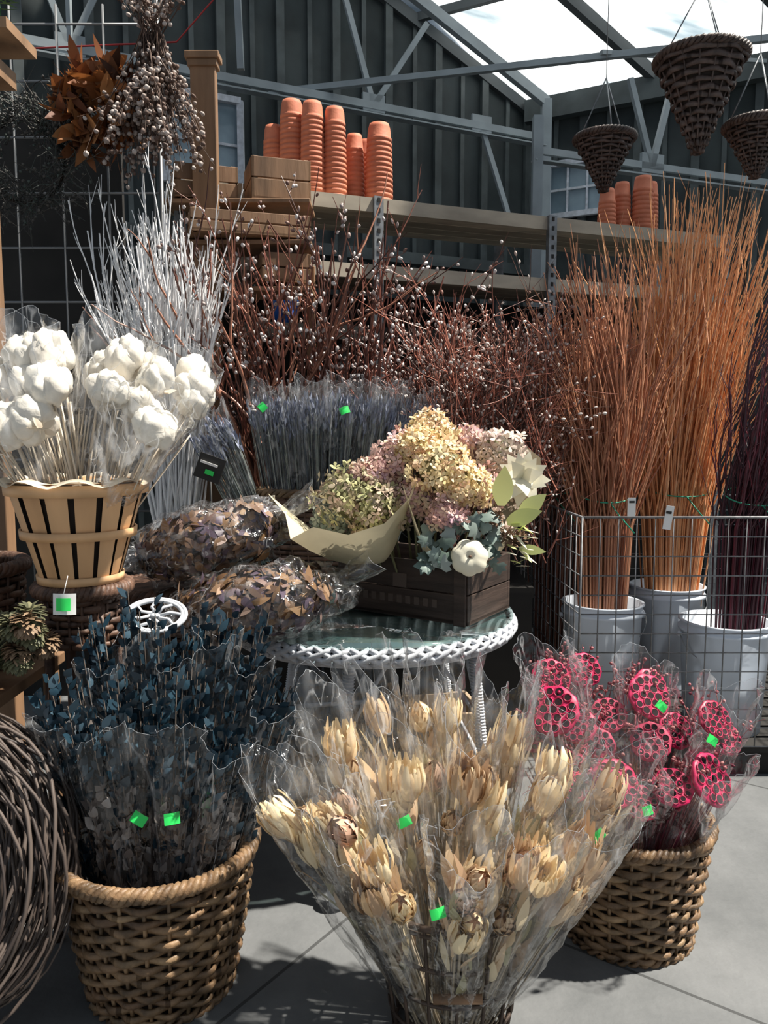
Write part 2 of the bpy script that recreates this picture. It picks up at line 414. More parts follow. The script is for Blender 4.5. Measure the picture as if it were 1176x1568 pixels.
beam(mb,(-.9,5.2,3.6),(-.95,5.2,5.2),.04,.04,1)
mb.obj('red_cable_on_conduit',[mat('red_cable',[(.4,.03,.03)],.5,island=False,nscale=3),M['steel']])

# ================================================= storage rack
u=V((.937,.35,0)).normalized(); nb=V((-u.y,u.x,0))
P0=V((0,4.146,0))
rot=u.to_track_quat('X','Z').to_matrix()
mb=MB()
plank=mat('grey_plank',[(.38,.33,.26),(.46,.41,.33),(.32,.28,.22)],.7,nscale=10,nlo=.7,nhi=1.15,stretch=(.2,1,1))
for z,mi in ((2.50,0),(2.17,0),(1.86,1),(1.0,1)):
    for k in range(5):
        c=P0+u*.60+nb*(.06+k*.115)+V((0,0,z)); box(mb,c,(3.3,.108,.03),mi,rot)
    c=P0+u*.60-nb*.005+V((0,0,z-.02)); box(mb,c,(3.3,.02,.07),mi,rot)
for s in (-1.02,-.04,.98,2.2):
    for k in (-.02,.58):
        p=P0+u*s+nb*k
        box(mb,p+V((0,0,1.26)),(.05,.03,2.52),2,rot)
        if k<0:
            for i in range(16): box(mb,p-nb*.016+V((0,0,1.75+i*.05)),(.014,.004,.022),1,rot)
c=P0+u*.60+nb*.6+V((0,0,1.08)); box(mb,c,(3.3,.02,2.1),1,rot)  # added dark backing; its colour stands in for shadow under the shelves
mb.obj('storage_rack',[plank,M['darkw'],M['metal']])

def potstack(name,x,back,h,r,base=2.515):
    mb=MB(); y=4.146+.373*x+back
    n=max(4,int(h/.024)); prof=[]
    for i in range(n):
        z=i*h/n; k=r*(1-.12*(i/n)**1.5)
        prof+= [(k,z),(k*1.0,z+h/n*.66),(k*.955,z+h/n*.74),(k*.945,z+h/n*.98)]
    k=r*.84
    prof+=[(k,h),(k*.93,h+.045),(k*.82,h+.065),(k*.3,h+.07),(.001,h+.065)]
    lathe(mb,prof,(x,y,base),28,0)
    mb.obj(name,[M['terra']])
for x,b_,h,r in [(-.57,.32,.33,.062),(-.47,.22,.43,.068),(-.36,.12,.40,.064),(-.25,.10,.38,.062),(-.155,.2,.30,.054),(-.10,.32,.32,.054),(-.025,.09,.33,.072),(-.4,.4,.35,.055)]:
    potstack('terracotta_pot_stack',x,b_,h,r)
for x,b_,h,r in [(1.31,.14,.17,.055),(1.42,.18,.23,.056),(1.54,.12,.26,.066),(1.64,.26,.28,.055)]:
    potstack('terracotta_pot_stack',x,b_,h,r)

def openbox(name,c,s,rz,m,th=.015):
    mb=MB(); r3=Matrix.Rotation(rz,3,'Z'); c=V(c)
    def bb(o,sz,mi=0): box(mb,c+r3@V(o),sz,mi,r3)
    X,Y,Z=s
    bb((0,0,th/2),(X,Y,th))
    nb_=2
    for i in range(nb_):
        hz=(Z-.006)/nb_; zz=hz*(i+.5)+.003*i
        bb((0,-Y/2+th/2,zz),(X,th,hz-.004)); bb((0,Y/2-th/2,zz),(X,th,hz-.004))
        bb((-X/2+th/2,0,zz),(th,Y,hz-.004)); bb((X/2-th/2,0,zz),(th,Y,hz-.004))
    for sx in(-1,1):
        for sy in (-1,1): bb((sx*(X/2-th*1.3),sy*(Y/2-th*1.3),Z/2),(th*1.4,th*1.4,Z))
    return mb.obj(name,[m],bevel=.002)
openbox('wooden_planter_box',(-.50,3.80,2.38),(.27,.25,.19),.3,M['wood'])
openbox('wooden_planter_box',(-.83,3.76,2.38),(.28,.25,.15),.3,M['wood'])
openbox('wooden_planter_box',(-.60,3.60,2.19),(.52,.20,.10),.3,M['wood'])
openbox('wooden_planter_box',(-.46,3.66,2.00),(.22,.2,.13),.3,M['wood'])
mb=MB(); 
box(mb,(-.79,3.62,1.5),(.11,.05,2.9)); box(mb,(-.79,3.62,2.965),(.15,.085,.03)); box(mb,(-.79,3.62,2.935),(.13,.07,.03))
box(mb,(-.66,3.75,2.365),(.66,.26,.02)); box(mb,(-.62,3.68,1.97),(.6,.26,.02)); box(mb,(-.62,3.68,2.17),(.6,.26,.02)); box(mb,(-.34,3.74,1.05),(.04,.04,2.1)); 
mb.obj('wooden_post_shelf',[M['wood']],bevel=.004)
mb=MB(); box(mb,(-1.225,2.5,1.2),(.06,.06,2.4)); mb.obj('wooden_post',[M['wood']],bevel=.004)
mb=MB(); box(mb,(-1.20,2.5,2.52),(.22,.2,.03),0); box(mb,(-1.20,2.5,2.42),(.12,.12,.05),0)
for i in range(160):
    p=V((U(-1.3,-1.13),U(2.4,2.5),U(2.54,2.68))); leaf(mb,p,rv(),(0,0,1),.06,.008,1)
mb.obj('pine_garland_shelf',[M['wood'],mat('pine_needles',[(.02,.08,.03),(.04,.14,.06)],.6)])

# wire grid panel
mb=MB(); Yg=3.55
gm=mat('grid_wire',[(.18,.185,.19)],.45,island=False,nscale=5,metal=.3)
for i in range(5):
    x=-1.80+i*.2; tube(mb,[V((x,Yg,.6)),V((x,Yg,3.15))],.0055,5)
for i in range(11):
    z=.75+i*.232; tube(mb,[V((-1.95,Yg,z)),V((-.98,Yg,z))],.0055,5)
for x in (-1.96,-.97): tube(mb,[V((x,Yg,0)),V((x,Yg,3.2))],.009,6)
mb.obj('wire_grid_panel',[gm])
mb=MB(); box(mb,(-2.0,3.9,1.4),(1.5,.03,2.8)); mb.obj('dark_partition_panel',[M['darkw']])

def wreath(name,c,Rr,tube_r,n,cols,ll,lw,leafy=True):
    mb=MB(); c=V(c)
    for s in range(6):
        pts=[c+V(((Rr+U(-.01,.01))*math.cos(a),U(-.01,.01),(Rr+U(-.01,.01))*math.sin(a))) for a in [2*pi*k/28 for k in range(28)]]
        tube(mb,pts,.006,4,0,closed=True)
    for i in range(n):
        a=U(0,2*pi); q=U(0,2*pi); rr=U(0,tube_r)
        rad=V((math.cos(a),0,math.sin(a)))
        p=c+rad*(Rr+rr*math.cos(q)); p.y-=abs(rr*math.sin(q))
        d=(rad*U(-.3,1)+V((-math.sin(a),0,math.cos(a)))*U(-1,1)+V((0,-.8,0))*U(0,1))
        if leafy: leaf(mb,p,d,rv(),ll*U(.6,1.2),lw*U(.6,1.2),1,U(-.3,.5))
        else: grow(mb,p,d,ll*U(.6,1.4),.003,4,.3,0,1,1,.6,.8,sides=3,cat=(.03,.006,.014,1,.4))
    mb.obj(name,[M['wickd'],mat(name+'_mat',cols,.6,transl=.2)])
wreath('dark_twig_wreath',(-1.50,3.42,2.47),.17,.09,420,[(.05,.05,.05),(.12,.11,.10),(.06,.085,.075)],.13,.02,False)
wreath('magnolia_leaf_wreath',(-1.17,3.40,2.66),.10,.09,300,[(.14,.04,.012),(.38,.13,.035),(.05,.02,.012),(.5,.22,.08)],.12,.05)
mb=MB()
for i in range(150):
    p=V((-.92+U(-.04,.04),3.3+U(-.04,.04),2.92)); d=V((U(-.36,.36),U(-.3,.1),-1)) if R.random()<.7 else V((U(-.6,.6),U(-.3,.1),.6))
    grow(mb,p,d,U(.3,.6) if d.z<0 else U(.12,.25),.003,5,.14,0,0,1,.3,.7,3,(.02,.010,.019,1,.6))
tube(mb,[V((-.92,3.3,2.95)),V((-.93,3.5,3.15))],.004,4,0)
mb.obj('hanging_dried_flower_bunch',[mat('dried_stem_dark',[(.06,.035,.025),(.12,.07,.05)],.7),mat('dried_bud_grey',[(.26,.2,.17),(.50,.44,.41),(.12,.07,.05),(.08,.05,.04)],.7)])

def cone(name,c,r,h,hang):
    mb=MB(); cx,cy,z1=c; z0=z1-h
    weave(mb,cx,cy,z0,z1,lambda t:.012+(r-.012)*t,16,14,0,1,amp=.006,tr=.006,stake_r=.004,floor=False)
    braid(mb,cx,cy,z1+.005,r,.010,16,3,0,n=120)
    top=V((cx,cy,z1+hang))
    for k in range(3):
        a=k*2.094+.5; tube(mb,[V((cx+r*math.cos(a),cy+r*math.sin(a),z1)),V((cx,cy,z1+.28))],.003,4,2)
    tube(mb,[V((cx,cy,z1+.28)),top],.002,4,2)
    mb.obj(name,[M['wickc'],M['wickd'],M['metal']])
cone('hanging_wicker_cone',(1.225,3.2,2.77),.165,.35,1.2)
cone('hanging_wicker_cone',(1.05,3.9,2.72),.135,.24,1.3)
cone('hanging_wicker_cone',(1.50,3.3,2.56),.12,.2,1.4)

# ================================================= display bench + bunches behind
mb=MB(); box(mb,(-.25,3.4,.70),(1.7,.62,.04)); 
for k in range(8): box(mb,(-.99+k*.212,3.1,.36),(.2,.02,.68))
for sx in (-1.07,.57):
    box(mb,(sx,3.4,.34),(.03,.56,.68))
mb.obj('display_bench',[M['darkw']])
def bucket(name,x,y,z0,z1,r0,r1,m,rim=.008):
    mb=MB()
    prof=[(.001,z0),(r0,z0),(r0+(r1-r0)*.9,z0+(z1-z0)*.9),(r1+rim,z0+(z1-z0)*.905),(r1+rim,z0+(z1-z0)*.93),(r1,z0+(z1-z0)*.94),(r1,z1-.008),(r1+rim,z1-.006),(r1+rim,z1),(r1-.006,z1),(r0-.006,z0+.012),(.001,z0+.012)]
    lathe(mb,prof,(x,y,0),36,0)
    for s in(-1,1):
        ellipsoid(mb,V((x+s*(r1+.012),y,z1-.06)),(1,0,0),.014,.02,0,8,4)
    pts=[V((x+(r1+.015)*math.cos(a),y-.02-(r1+.02)*math.sin(a)*.5,z1-.06-(r1)*math.sin(a)*.7)) for a in [pi*k/12 for k in range(13)]]
    tube(mb,pts,.0025,4,1)
    return mb.obj(name,[m,M['metal']])
blk=mat('black_plastic',[(.02,.02,.02)],.5,island=False,nscale=4)
bucket('black_bucket',-.45,3.5,.72,1.0,.10,.125,blk)
bucket('black_bucket',-.12,3.55,.72,1.0,.10,.125,blk)
bucket('black_bucket',.20,3.5,.72,1.0,.10,.125,blk)
bucket('black_bucket',.45,3.4,.72,1.0,.08,.10,blk)

# lavender basket
LX,LY=-.24,3.24
mb=MB()
weave(mb,LX,LY,.73,1.09,lambda t:.23+.09*t,24,16,0,1,1,.42,amp=.005)
braid(mb,LX,LY,1.095,.325,.011,22,3,2,1,.42)
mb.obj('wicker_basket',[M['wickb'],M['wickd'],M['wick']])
mb=MB()
for i in range(15):
    ang=-1+2*i/14; bx=LX+.24*ang; B=V((LX+.02+.40*ang,LY-.04-.12*(1-abs(ang))*R.choice((-.3,1)),1.49-.03*abs(ang)+U(-.02,.02)))
    if i in (0,1): B=B+V((-.10,-.08,-.06*(2-i)))
    A=V((bx,LY+U(-.04,.04),.80)); ax=B-A
    for k in range(80):
        off=rv(1); off=V((off.x,off.y*.6,off.z*.3)); 
        a=A+off*.03; e=A+ax*U(.84,1.0)+off*.05
        tube(mb,[a,a.lerp(e,.5)+rv(.006),e],[.0022,.002,.0012],3,R.choice((0,0,1,1)),cap=False)
        dd=(e-a).normalized()
        q=a.lerp(e,.90)
        for j in range(4):
            leaf(mb,q+dd*(.014*j),dd+rv(.3),rv(),.034,.008,2,0,2)
    w=wrap(mb,A,A+ax*1.07,.03,.072,3,.25,1.0,.7,.08,sticker=.78 if i in(2,8) else None,n=28,m=10,em=5)
    if w: stick(mb,w,4,.038,.03)
mb.obj('dried_lavender_bunches',[mat('lav_stem',[(.14,.16,.14),(.25,.28,.25),(.38,.40,.37)],.6),mat('lav_stem2',[(.04,.045,.055),(.09,.11,.13)],.6),mat('lav_flower',[(.10,.12,.20),(.22,.25,.36),(.44,.48,.60),(.06,.07,.12)],.6),cello_mat('cellophane_sleeve',.05,.65,.15,crease=.25,cs=9,haze=.2),M['sticker'],M['edge']])

# white painted branches
mb=MB()
for i in range(75):
    p=V((-.90+U(-.05,.05),3.36+U(-.05,.05),.73)); tx=U(-.20,.15)
    grow(mb,p,(tx*.9,U(-.12,.02),1),U(1.05,1.5),.0070,9,.07,.05,0,4,.28,.42,5,tip=.45,kmin=.5)
for i in range(380):
    a=V((-.90+U(-.06,.06),3.34+U(-.05,.05),.73)); b=V((-.82+U(-.12,.12),3.28+U(-.08,.06),U(1.3,1.95)))
    tube(mb,[a,a.lerp(b,.5)+rv(.02),b],[.0055,.005,.0028],4,0,cap=False)
mb.obj('white_painted_branches',[mat('white_branch',[(.90,.90,.91),(.95,.95,.95),(.84,.85,.87)],.5,transl=.1)])

# pussy willow
mb=MB()
for (bx,by,n,h0,h1,sp) in ((-.45,3.5,32,1.05,1.5,.26),(-.12,3.52,34,1.0,1.5,.24),(.20,3.46,20,.85,1.2,.22)):
    for i in range(n):
        p=V((bx+U(-.05,.05),by+U(-.05,.05),.76))
        H=U(h0,h1)*(1.12 if R.random()<.12 else 1)
        grow(mb,p,(U(-sp,sp),U(-.20,.02),1),H,.0082,10,.10,.03,R.choice((0,0,3)),3,.32,.75,5,(.055,.0080,.022,1,.38),kmin=.35)
for i in range(12):
    p=V((-.50+U(-.03,.03),3.42,.78)); grow(mb,p,(-.33+U(-.1,.2),-.12,1),U(1.0,1.35),.012,10,.17,.05,2,3,.5,.8,6,kmin=.3)
mb.obj('pussy_willow_branches',[mat('willow_bark',[(.08,.028,.02),(.15,.055,.038),(.045,.02,.016),(.20,.085,.06)],.3),mat('catkin',[(.68,.65,.64),(.28,.2,.18),(.78,.76,.76),(.10,.05,.04),(.18,.1,.08)],.5),mat('curly_willow_bark',[(.28,.12,.075),(.36,.17,.11)],.4),mat('willow_bark_red',[(.28,.10,.07),(.16,.055,.04)],.3)])

# reddish birch twigs
mb=MB()
for i in range(46):
    p=V((.45+U(-.05,.05),3.4+U(-.05,.05),.76))
    grow(mb,p,(U(-.42,.3),U(-.25,.05),1),U(.8,1.08),.0048,8,.12,.0,R.choice((0,0,1)),6,.45,.9,4,(.05,.0055,.017,2,.32),kmin=.3)
for i in range(190):
    p=V((U(.2,.70),U(3.05,3.3),U(.8,1.4))); grow(mb,p,(U(-.5,.5),U(-.3,.1),1),U(.2,.5),.0028,5,.2,0,R.choice((0,1)),2,.5,.8,3,(.05,.0045,.013,2,.3))
mb.obj('red_birch_twigs',[mat('twig_red',[(.34,.115,.08),(.50,.20,.14),(.14,.05,.04)],.4),mat('twig_dark',[(.05,.026,.022),(.11,.055,.04)],.5),mat('twig_bud',[(.55,.47,.43),(.7,.66,.62),(.3,.14,.1)],.5)])

# ================================================= cage with buckets of willow
mb=MB(); F0=V((.75,2.95,0));F1=V((2.0,2.95,0));B0=V((.70,3.95,0));B1=V((2.0,3.95,0)); Z0,Z1=.12,1.02
def gridp(a,b):
    n=int((b-a).length/.068)
    for i in range(n+1):
        p=a.lerp(b,i/n); tube(mb,[p+V((0,0,Z0)),p+V((0,0,Z1))],.0027,4,0)
    m=12
    for j in range(m+1):
        z=Z0+(Z1-Z0)*j/m; tube(mb,[a+V((0,0,z)),b+V((0,0,z))],.0045 if j==m else .0027,4,0)
for a,b in ((F0,F1),(F0,B0),(B0,B1),(F1,B1)): gridp(a,b)
for p in (F0,F1,B0,B1): tube(mb,[p+V((0,0,Z0)),p+V((0,0,Z1))],.005,5,0)
mb.obj('wire_cage',[M['cage']])
mb=MB()
for k in range(9): box(mb,(1.36,3.0+k*.115,.105),(1.36,.095,.022))
for k in range(3): box(mb,(1.36,3.0+k*.46,.047),(1.36,.06,.094))
mb.obj('wooden_pallet',[M['darkw']])
bucket('white_bucket',.935,3.3,.12,.62,.14,.165,M['plast'])
bucket('white_bucket',1.41,3.18,.12,.57,.15,.175,M['plast'])
bucket('white_bucket',1.34,3.66,.12,.62,.14,.165,M['plast'])
def willow(name,bx,by,zb,n,h0,h1,spx,spy,cols,r=.0038,cx=0,kids=1,wr=.09,kang=.4):
    mb=MB()
    for i in range(n):
        gx=max(-1.3,min(1.3,R.gauss(0,.55))); gy=U(-1,1)
        a=V((bx+gx*.06,by+gy*.06,zb)); w=V((bx+cx*.12+gx*wr,by+gy*wr*.7,.95))
        H=U(h0,h1)-abs(gx)*.18
        e=V((bx+cx+gx*spx+U(-.13,.13),by+gy*spy,H)); bow=rv(.07)
        pts=[a,a.lerp(w,.5),w]
        for t in (.2,.4,.6,.8,1.0):
            q=w.lerp(e,t)+bow*math.sin(pi*t); q.x-= (e.x-w.x)*.18*math.sin(pi*t)
            pts.append(q+rv(.012)*(1 if t<1 else 1.6))
        tube(mb,pts,[r,r,r,r*.95,r*.88,r*.8,r*.65,r*.4],4,0,cap=False)
        for k in range(kids):
            j=R.randint(3,6); d=(pts[j+1]-pts[j]).normalized()+rv(kang)
            grow(mb,pts[j],d,U(.15,.4),r*.55,4,.07,.08,0,0,sides=3)
    tie=[V((bx+cx*.2+(wr*1.2)*math.cos(t),by+(wr)*math.sin(t),1.08+.03*math.sin(t))) for t in [2*pi*k/20 for k in range(20)]]
    tube(mb,tie,.003,4,1,closed=True)
    tube(mb,[tie[15],tie[15]+V((.03,-.03,-.05)),tie[15]+V((.09,-.04,-.12))],.003,4,1)
    mb.obj(name,[mat(name+'_bark',cols,.38),mat(name+'_twine',[(.03,.35,.22)],.5,island=False,nscale=3)])
willow('orange_willow_stems',.935,3.3,.16,270,1.6,2.12,.29,.2,[(.40,.165,.10),(.58,.27,.15),(.26,.10,.06),(.70,.36,.21)],cx=-.03,kids=1)
willow('orange_willow_stems',1.34,3.62,.16,380,1.85,2.5,.36,.22,[(.82,.37,.16),(.92,.48,.23),(.58,.24,.10),(.94,.56,.32)],cx=.08,kids=1,wr=.12)
willow('purple_willow_stems',1.45,3.18,.16,150,1.3,2.1,.20,.18,[(.05,.018,.025),(.09,.03,.04),(.04,.02,.03),(.2,.03,.05)],cx=.24,kids=2)
willow('brown_willow_stems',.80,3.72,.16,130,1.35,1.95,.28,.15,[(.18,.08,.055),(.28,.12,.08),(.10,.05,.04)],cx=-.06,kids=2)
stk=MB(); box(stk,(.93,2.935,1.06),(.03,.004,.07),0); box(stk,(.93,2.932,1.08),(.02,.003,.008),1)
stk.obj('paper_price_tag',[M['paperw'],blk])
stk=MB(); rr3=Matrix.Rotation(.15,3,'Y'); box(stk,(1.07,2.935,1.02),(.03,.004,.09),0,rr3); box(stk,(1.07,2.932,1.04),(.02,.003,.01),1,rr3)
stk.obj('paper_price_tag',[M['paperw'],blk])

def blob(mb,c,s,amp,fr,mi,seg=20,rings=12,rot=None,sd=None):
    sd=sd or rv(10); vs=[];fs=[]
    for i in range(rings+1):
        ph=pi*i/rings
        for k in range(seg):
            a=2*pi*k/seg; n=V((math.sin(ph)*math.cos(a),math.sin(ph)*math.sin(a),math.cos(ph)))
            q=1+amp*noise.noise(n*fr+sd)+amp*.5*noise.noise(n*fr*2.3+sd)
            p=V((n.x*s[0]*q,n.y*s[1]*q,n.z*s[2]*q))
            if rot: p=rot@p
            vs.append(V(c)+p)
    for i in range(rings):
        for k in range(seg):
            k2=(k+1)%seg; fs.append((i*seg+k,(i+1)*seg+k,(i+1)*seg+k2,i*seg+k2))
    mb.add(vs,fs,mi,True)
mb=MB()
blob(mb,(-.50,4.02,1.99),(.06,.05,.12),.5,2.5,0)
mb.obj('blue_plastic_bag',[mat('blue_plastic',[(.02,.12,.6),(.05,.25,.85)],.3,island=False,nscale=14)])

# ================================================= white wicker table
TX,TY,TZ,TR=-.04,2.56,.76,.46
mb=MB()
def disc(mb,c,r,th,mi,seg=64):
    lathe(mb,[(.001,c[2]),(r,c[2]),(r+.002,c[2]+th/2),(r,c[2]+th),(.001,c[2]+th)],(c[0],c[1],0),seg,mi)
disc(mb,(TX,TY,TZ-.03),TR-.02,.018,1)
disc(mb,(TX,TY,TZ-.010),TR+.003,.009,2)
for dirn in (1,-1):
    for k in range(56):
        a0=2*pi*k/56; pts=[]
        for i in range(6):
            t=i/5; a=a0+dirn*t*2*pi/56*1.9
            rr=TR-.002+.012*math.sin(pi*t)+(.002 if dirn>0 else -.001)*math.cos(pi*t*2)
            pts.append(V((TX+rr*math.cos(a),TY+rr*math.sin(a),TZ-.012-.044*t)))
        tube(mb,pts,.0088,6,0)
tube(mb,[V((TX+(TR-.006)*math.cos(2*pi*k/80),TY+(TR-.006)*math.sin(2*pi*k/80),TZ-.058)) for k in range(80)],.009,6,0,closed=True)
lathe(mb,[(TR-.012,TZ-.066),(TR-.008,TZ-.012)],(TX,TY,0),64,3)
legs=[]
for k,(tx,ty,fx,fy) in enumerate([(-.10,2.24,-.13,2.10),(.27,2.34,.33,2.26),(-.30,2.75,-.40,2.86),(.20,2.86,.28,2.97)]):
    a=V((tx,ty,TZ-.05));b=V((fx,fy,.02)); legs.append((a,b))
    tube(mb,[a,b],.016,8,0)
    pts=[];n=520
    for i in range(n):
        t=i/(n-1); p=a.lerp(b,t); w=i*.9; pts.append(p+V((math.cos(w)*.0165,math.sin(w)*.0165,0)))
    tube(mb,pts,.0036,4,0)
    ellipsoid(mb,b+V((0,0,.03)),(0,0,1),.032,.11,0,12,8)
for i,j in ((0,1),(1,3),(3,2),(2,0)):
    p=legs[i][0].lerp(legs[i][1],.55);q=legs[j][0].lerp(legs[j][1],.55); tube(mb,[p,q],.008,6,0)
    p=legs[i][0].lerp(legs[i][1],.12);q=legs[j][0].lerp(legs[j][1],.12)
    m_=(p+q)/2+V((0,0,.06)); tube(mb,[legs[i][0].lerp(legs[i][1],.35),p.lerp(m_,.6),m_,q.lerp(m_,.6),legs[j][0].lerp(legs[j][1],.35)],.006,5,0)
mb.obj('white_wicker_table',[M['white'],mat('teal_table_surface',[(.16,.21,.22),(.26,.33,.345)],.3,island=False,nscale=10),cello_mat('glass_top',.24,.75,.04,(.84,.93,.92),0,haze=0,bump=0),M['wickd']])
openbox('cardboard_box',(.21,2.78,.0),(.26,.24,.36),.2,mat('cardboard',[(.32,.24,.16)],.8,island=False,nscale=8))

# crate
cr=V((.25,2.30,TZ)); df=V((-.835,.55,0)); ds=V((.55,.835,0))
ctr=cr+df*.24+ds*.15
rz=math.atan2(-df.y,-df.x)
mb=MB(); r3=Matrix.Rotation(rz,3,'Z')
def bb(o,sz,mi=0): box(mb,ctr+r3@V(o),sz,mi,r3)
X,Y,Z=.48,.30,.19
bb((0,0,.01),(X,Y,.014))
for i in range(2):
    zz=.05+i*.093
    bb((0,-Y/2+.008,zz),(X,.016,.089)); bb((0,Y/2-.008,zz),(X,.016,.089))
    bb((-X/2+.008,0,zz),(.016,Y-.033,.089)); bb((X/2-.008,0,zz),(.016,Y-.033,.089))
for sx in (-1,1):
    bb((sx*(X/2-.025),-Y/2-.004,.095),(.04,.008,.188)); bb((sx*(X/2-.025),Y/2+.004,.095),(.04,.008,.188))
bb((0,-Y/2-.001,.12),(.05,.003,.045),1); 
for k in range(9): bb((-.13+k*.032,-Y/2-.001,.06),(.018,.003,.026),1)
mb.obj('wooden_crate',[M['crate'],mat('faded_print',[(.085,.06,.048)],.6,island=False,nscale=30)],bevel=.002)

# hydrangea arrangement
mb=MB()
HM=[mat('hyd_green',[(.36,.37,.18),(.48,.46,.23),(.5,.36,.3),(.28,.28,.16)],.6,transl=.25),
    mat('hyd_pink',[(.70,.42,.38),(.78,.55,.47),(.55,.36,.42),(.74,.62,.42)],.6,transl=.25),
    mat('hyd_cream',[(.82,.66,.36),(.86,.73,.46),(.82,.56,.40),(.7,.58,.26)],.6,transl=.25),
    mat('hyd_beige',[(.6,.5,.42),(.7,.6,.5),(.55,.40,.38)],.6,transl=.25),
    mat('ivy_leaf',[(.12,.19,.17),(.24,.31,.28),(.08,.12,.10),(.34,.39,.36)],.5,transl=.1),
    mat('lime_leaf',[(.5,.58,.2),(.66,.68,.32)],.5,transl=.35),
    mat('cream_petal',[(.82,.78,.62),(.88,.85,.72)],.6,transl=.2),
    mat('brown_cone',[(.14,.08,.05),(.24,.15,.09)],.7),
    mat('kraft_paper',[(.60,.53,.36),(.64,.58,.42)],.7,nscale=12,nlo=.85,nhi=1.05,transl=.15),
    mat('stem_green',[(.14,.14,.07)],.7),
    mat('hyd_teal',[(.25,.32,.28),(.36,.40,.34),(.45,.42,.32)],.6,transl=.2)]
def hydrangea(c,r,mi,n=230,ps=.015):
    c=V(c); sd=rv(9)
    blob(mb,c,(r*.68,)*3,.2,2,9)
    for i in range(n):
        z=1-2*(i+.5)/n; a=i*2.39996; q=math.sqrt(1-z*z); nn=V((q*math.cos(a),q*math.sin(a),z))
        if nn.z<-.75: continue
        rr=r*(1+.45*noise.noise(nn*2.2+sd)+U(-.09,.09)); p=c+V((nn.x*rr,nn.y*rr,nn.z*rr*.88))
        F=frame(p,(nn+rv(.55)).normalized()); vs=[F@V((0,0,0))];fs=[]; s=ps*U(.7,1.25)
        for k in range(4):
            b=k*pi/2
            for (rd,an,zz) in ((.75,b-.55,.15),(1.15,b-.2,.35),(1.15,b+.2,.35),(.75,b+.55,.15)):
                vs.append(F@V((rd*s*math.cos(an),rd*s*math.sin(an),zz*s)))
            o=1+k*4; fs+=[(0,o,o+1),(0,o+1,o+2),(0,o+2,o+3)]
        mb.add(vs,fs,mi,False)
    tube(mb,[c,V((ctr.x+(c.x-ctr.x)*.4,ctr.y+(c.y-ctr.y)*.4,.80))],.004,5,9)
for c,r,mi in [((-.10,2.42,1.14),.105,0),((-.02,2.36,1.11),.085,0),((-.03,2.44,1.20),.065,1),((.055,2.46,1.25),.085,1),((.15,2.50,1.33),.078,2),((.17,2.36,1.225),.095,2),((.10,2.40,1.29),.06,2),((.235,2.33,1.18),.075,2),
             ((.36,2.50,1.27),.085,3),((.09,2.38,1.13),.07,1),((-.16,2.46,1.07),.06,10),((.30,2.42,1.17),.07,1),((.27,2.52,1.31),.045,1),((.0,2.52,1.19),.07,1),((.38,2.52,1.16),.07,3),((.19,2.30,1.10),.055,1)]:
    hydrangea(c,r,mi)
def pump(c,axis,r,mi,lob=7):
    F=frame(c,axis); prof=[(max(.001,r*math.sin(pi*i/10)),-r*.55*math.cos(pi*i/10)-(r*.2 if i==10 else 0)) for i in range(11)]
    lathe(mb,prof,None,42,mi,F,mod=lambda a,z:1+.10*abs(math.cos(lob*a/2)))
    tube(mb,[F@V((0,0,r*.3)),F@V((.003,0,r*.75))],.004,5,7)
pump((.245,2.225,.985),(-.1,-1,.3),.05,6)
for k in range(16):
    a=k*2.4; q=.3+.7*(k/16)
    leaf(mb,(.42,2.40,1.20),V((math.cos(a)*q,-.9+q*.5,math.sin(a)*q+.2)),V((0,-1,.2)),.085,.06,6,-.3,5,.7)
def ivy(c,d,s,mi):
    F=frame(c,d); pts=[(0,-.1),(.5,-.2),(.8,.1),(.55,.3),(.7,.62),(.32,.62),(0,1.05),(-.32,.62),(-.7,.62),(-.55,.3),(-.8,.1),(-.5,-.2)]
    vs=[F@V((0,.3*s,.10*s))]+[F@V((x*s,y*s,-.15*abs(x)*s)) for x,y in pts]; n=len(pts)
    mb.add(vs,[(0,1+i,1+(i+1)%n) for i in range(n)],mi,True)
for i in range(50):
    ivy((.19+U(-.08,.14),2.26+U(-.04,.04),1.035+U(-.08,.06)),(U(-.6,.6),-1,U(-.1,1)),U(.02,.045),4)
for (p,d,l,w) in [((.34,2.27,1.13),(.05,-.1,1),.12,.06),((.36,2.28,1.08),(.8,-.3,.3),.11,.05),((.40,2.30,1.10),(.7,-.2,.6),.1,.05),((.40,2.3,1.0),(.9,-.3,-.1),.08,.03)]:
    leaf(mb,p,d,(0,-1,.3),l,w,5,.1,6)
for i in range(11):
    c=V((.33+U(-.07,.07),2.28+U(-.03,.03),1.03+U(-.06,.07)))
    for k in range(70):
        n=rv().normalized(); leaf(mb,c+n*.014,n,(0,0,1),.014,.01,7 if i%2 else 3,.2,2)
for i in range(22):
    leaf(mb,(.38+U(-.03,.03),2.27,1.0+U(-.05,.08)),(U(.2,1),-.4,U(-.6,.4)),(0,0,1),U(.03,.06),.015,6 if i%2 else 5,.1,3)
def paper(A,pts2,mi):
    A=V(A); n=len(pts2); vs=[];fs=[];m=5
    for j in range(m+1):
        t=j/m
        for p in pts2:
            q=A.lerp(V(p),t); vs.append(q+V((0,0,-.035*math.sin(pi*t)))+rv(.0015))
    for j in range(m):
        for i in range(n-1): fs.append((j*n+i,j*n+i+1,(j+1)*n+i+1,(j+1)*n+i))
    mb.add(vs,fs,mi,True)
paper((.0,2.47,.93),[(-.36,2.42,1.155),(-.29,2.30,1.10),(-.27,2.24,1.035),(-.20,2.22,1.075),(-.10,2.20,1.055),(.0,2.21,1.085),(.07,2.25,1.15),(.10,2.30,1.21)],8)
paper((.15,2.45,.93),[(.05,2.27,1.20),(.08,2.24,1.12),(.11,2.23,1.03),(.15,2.235,.99)],8)
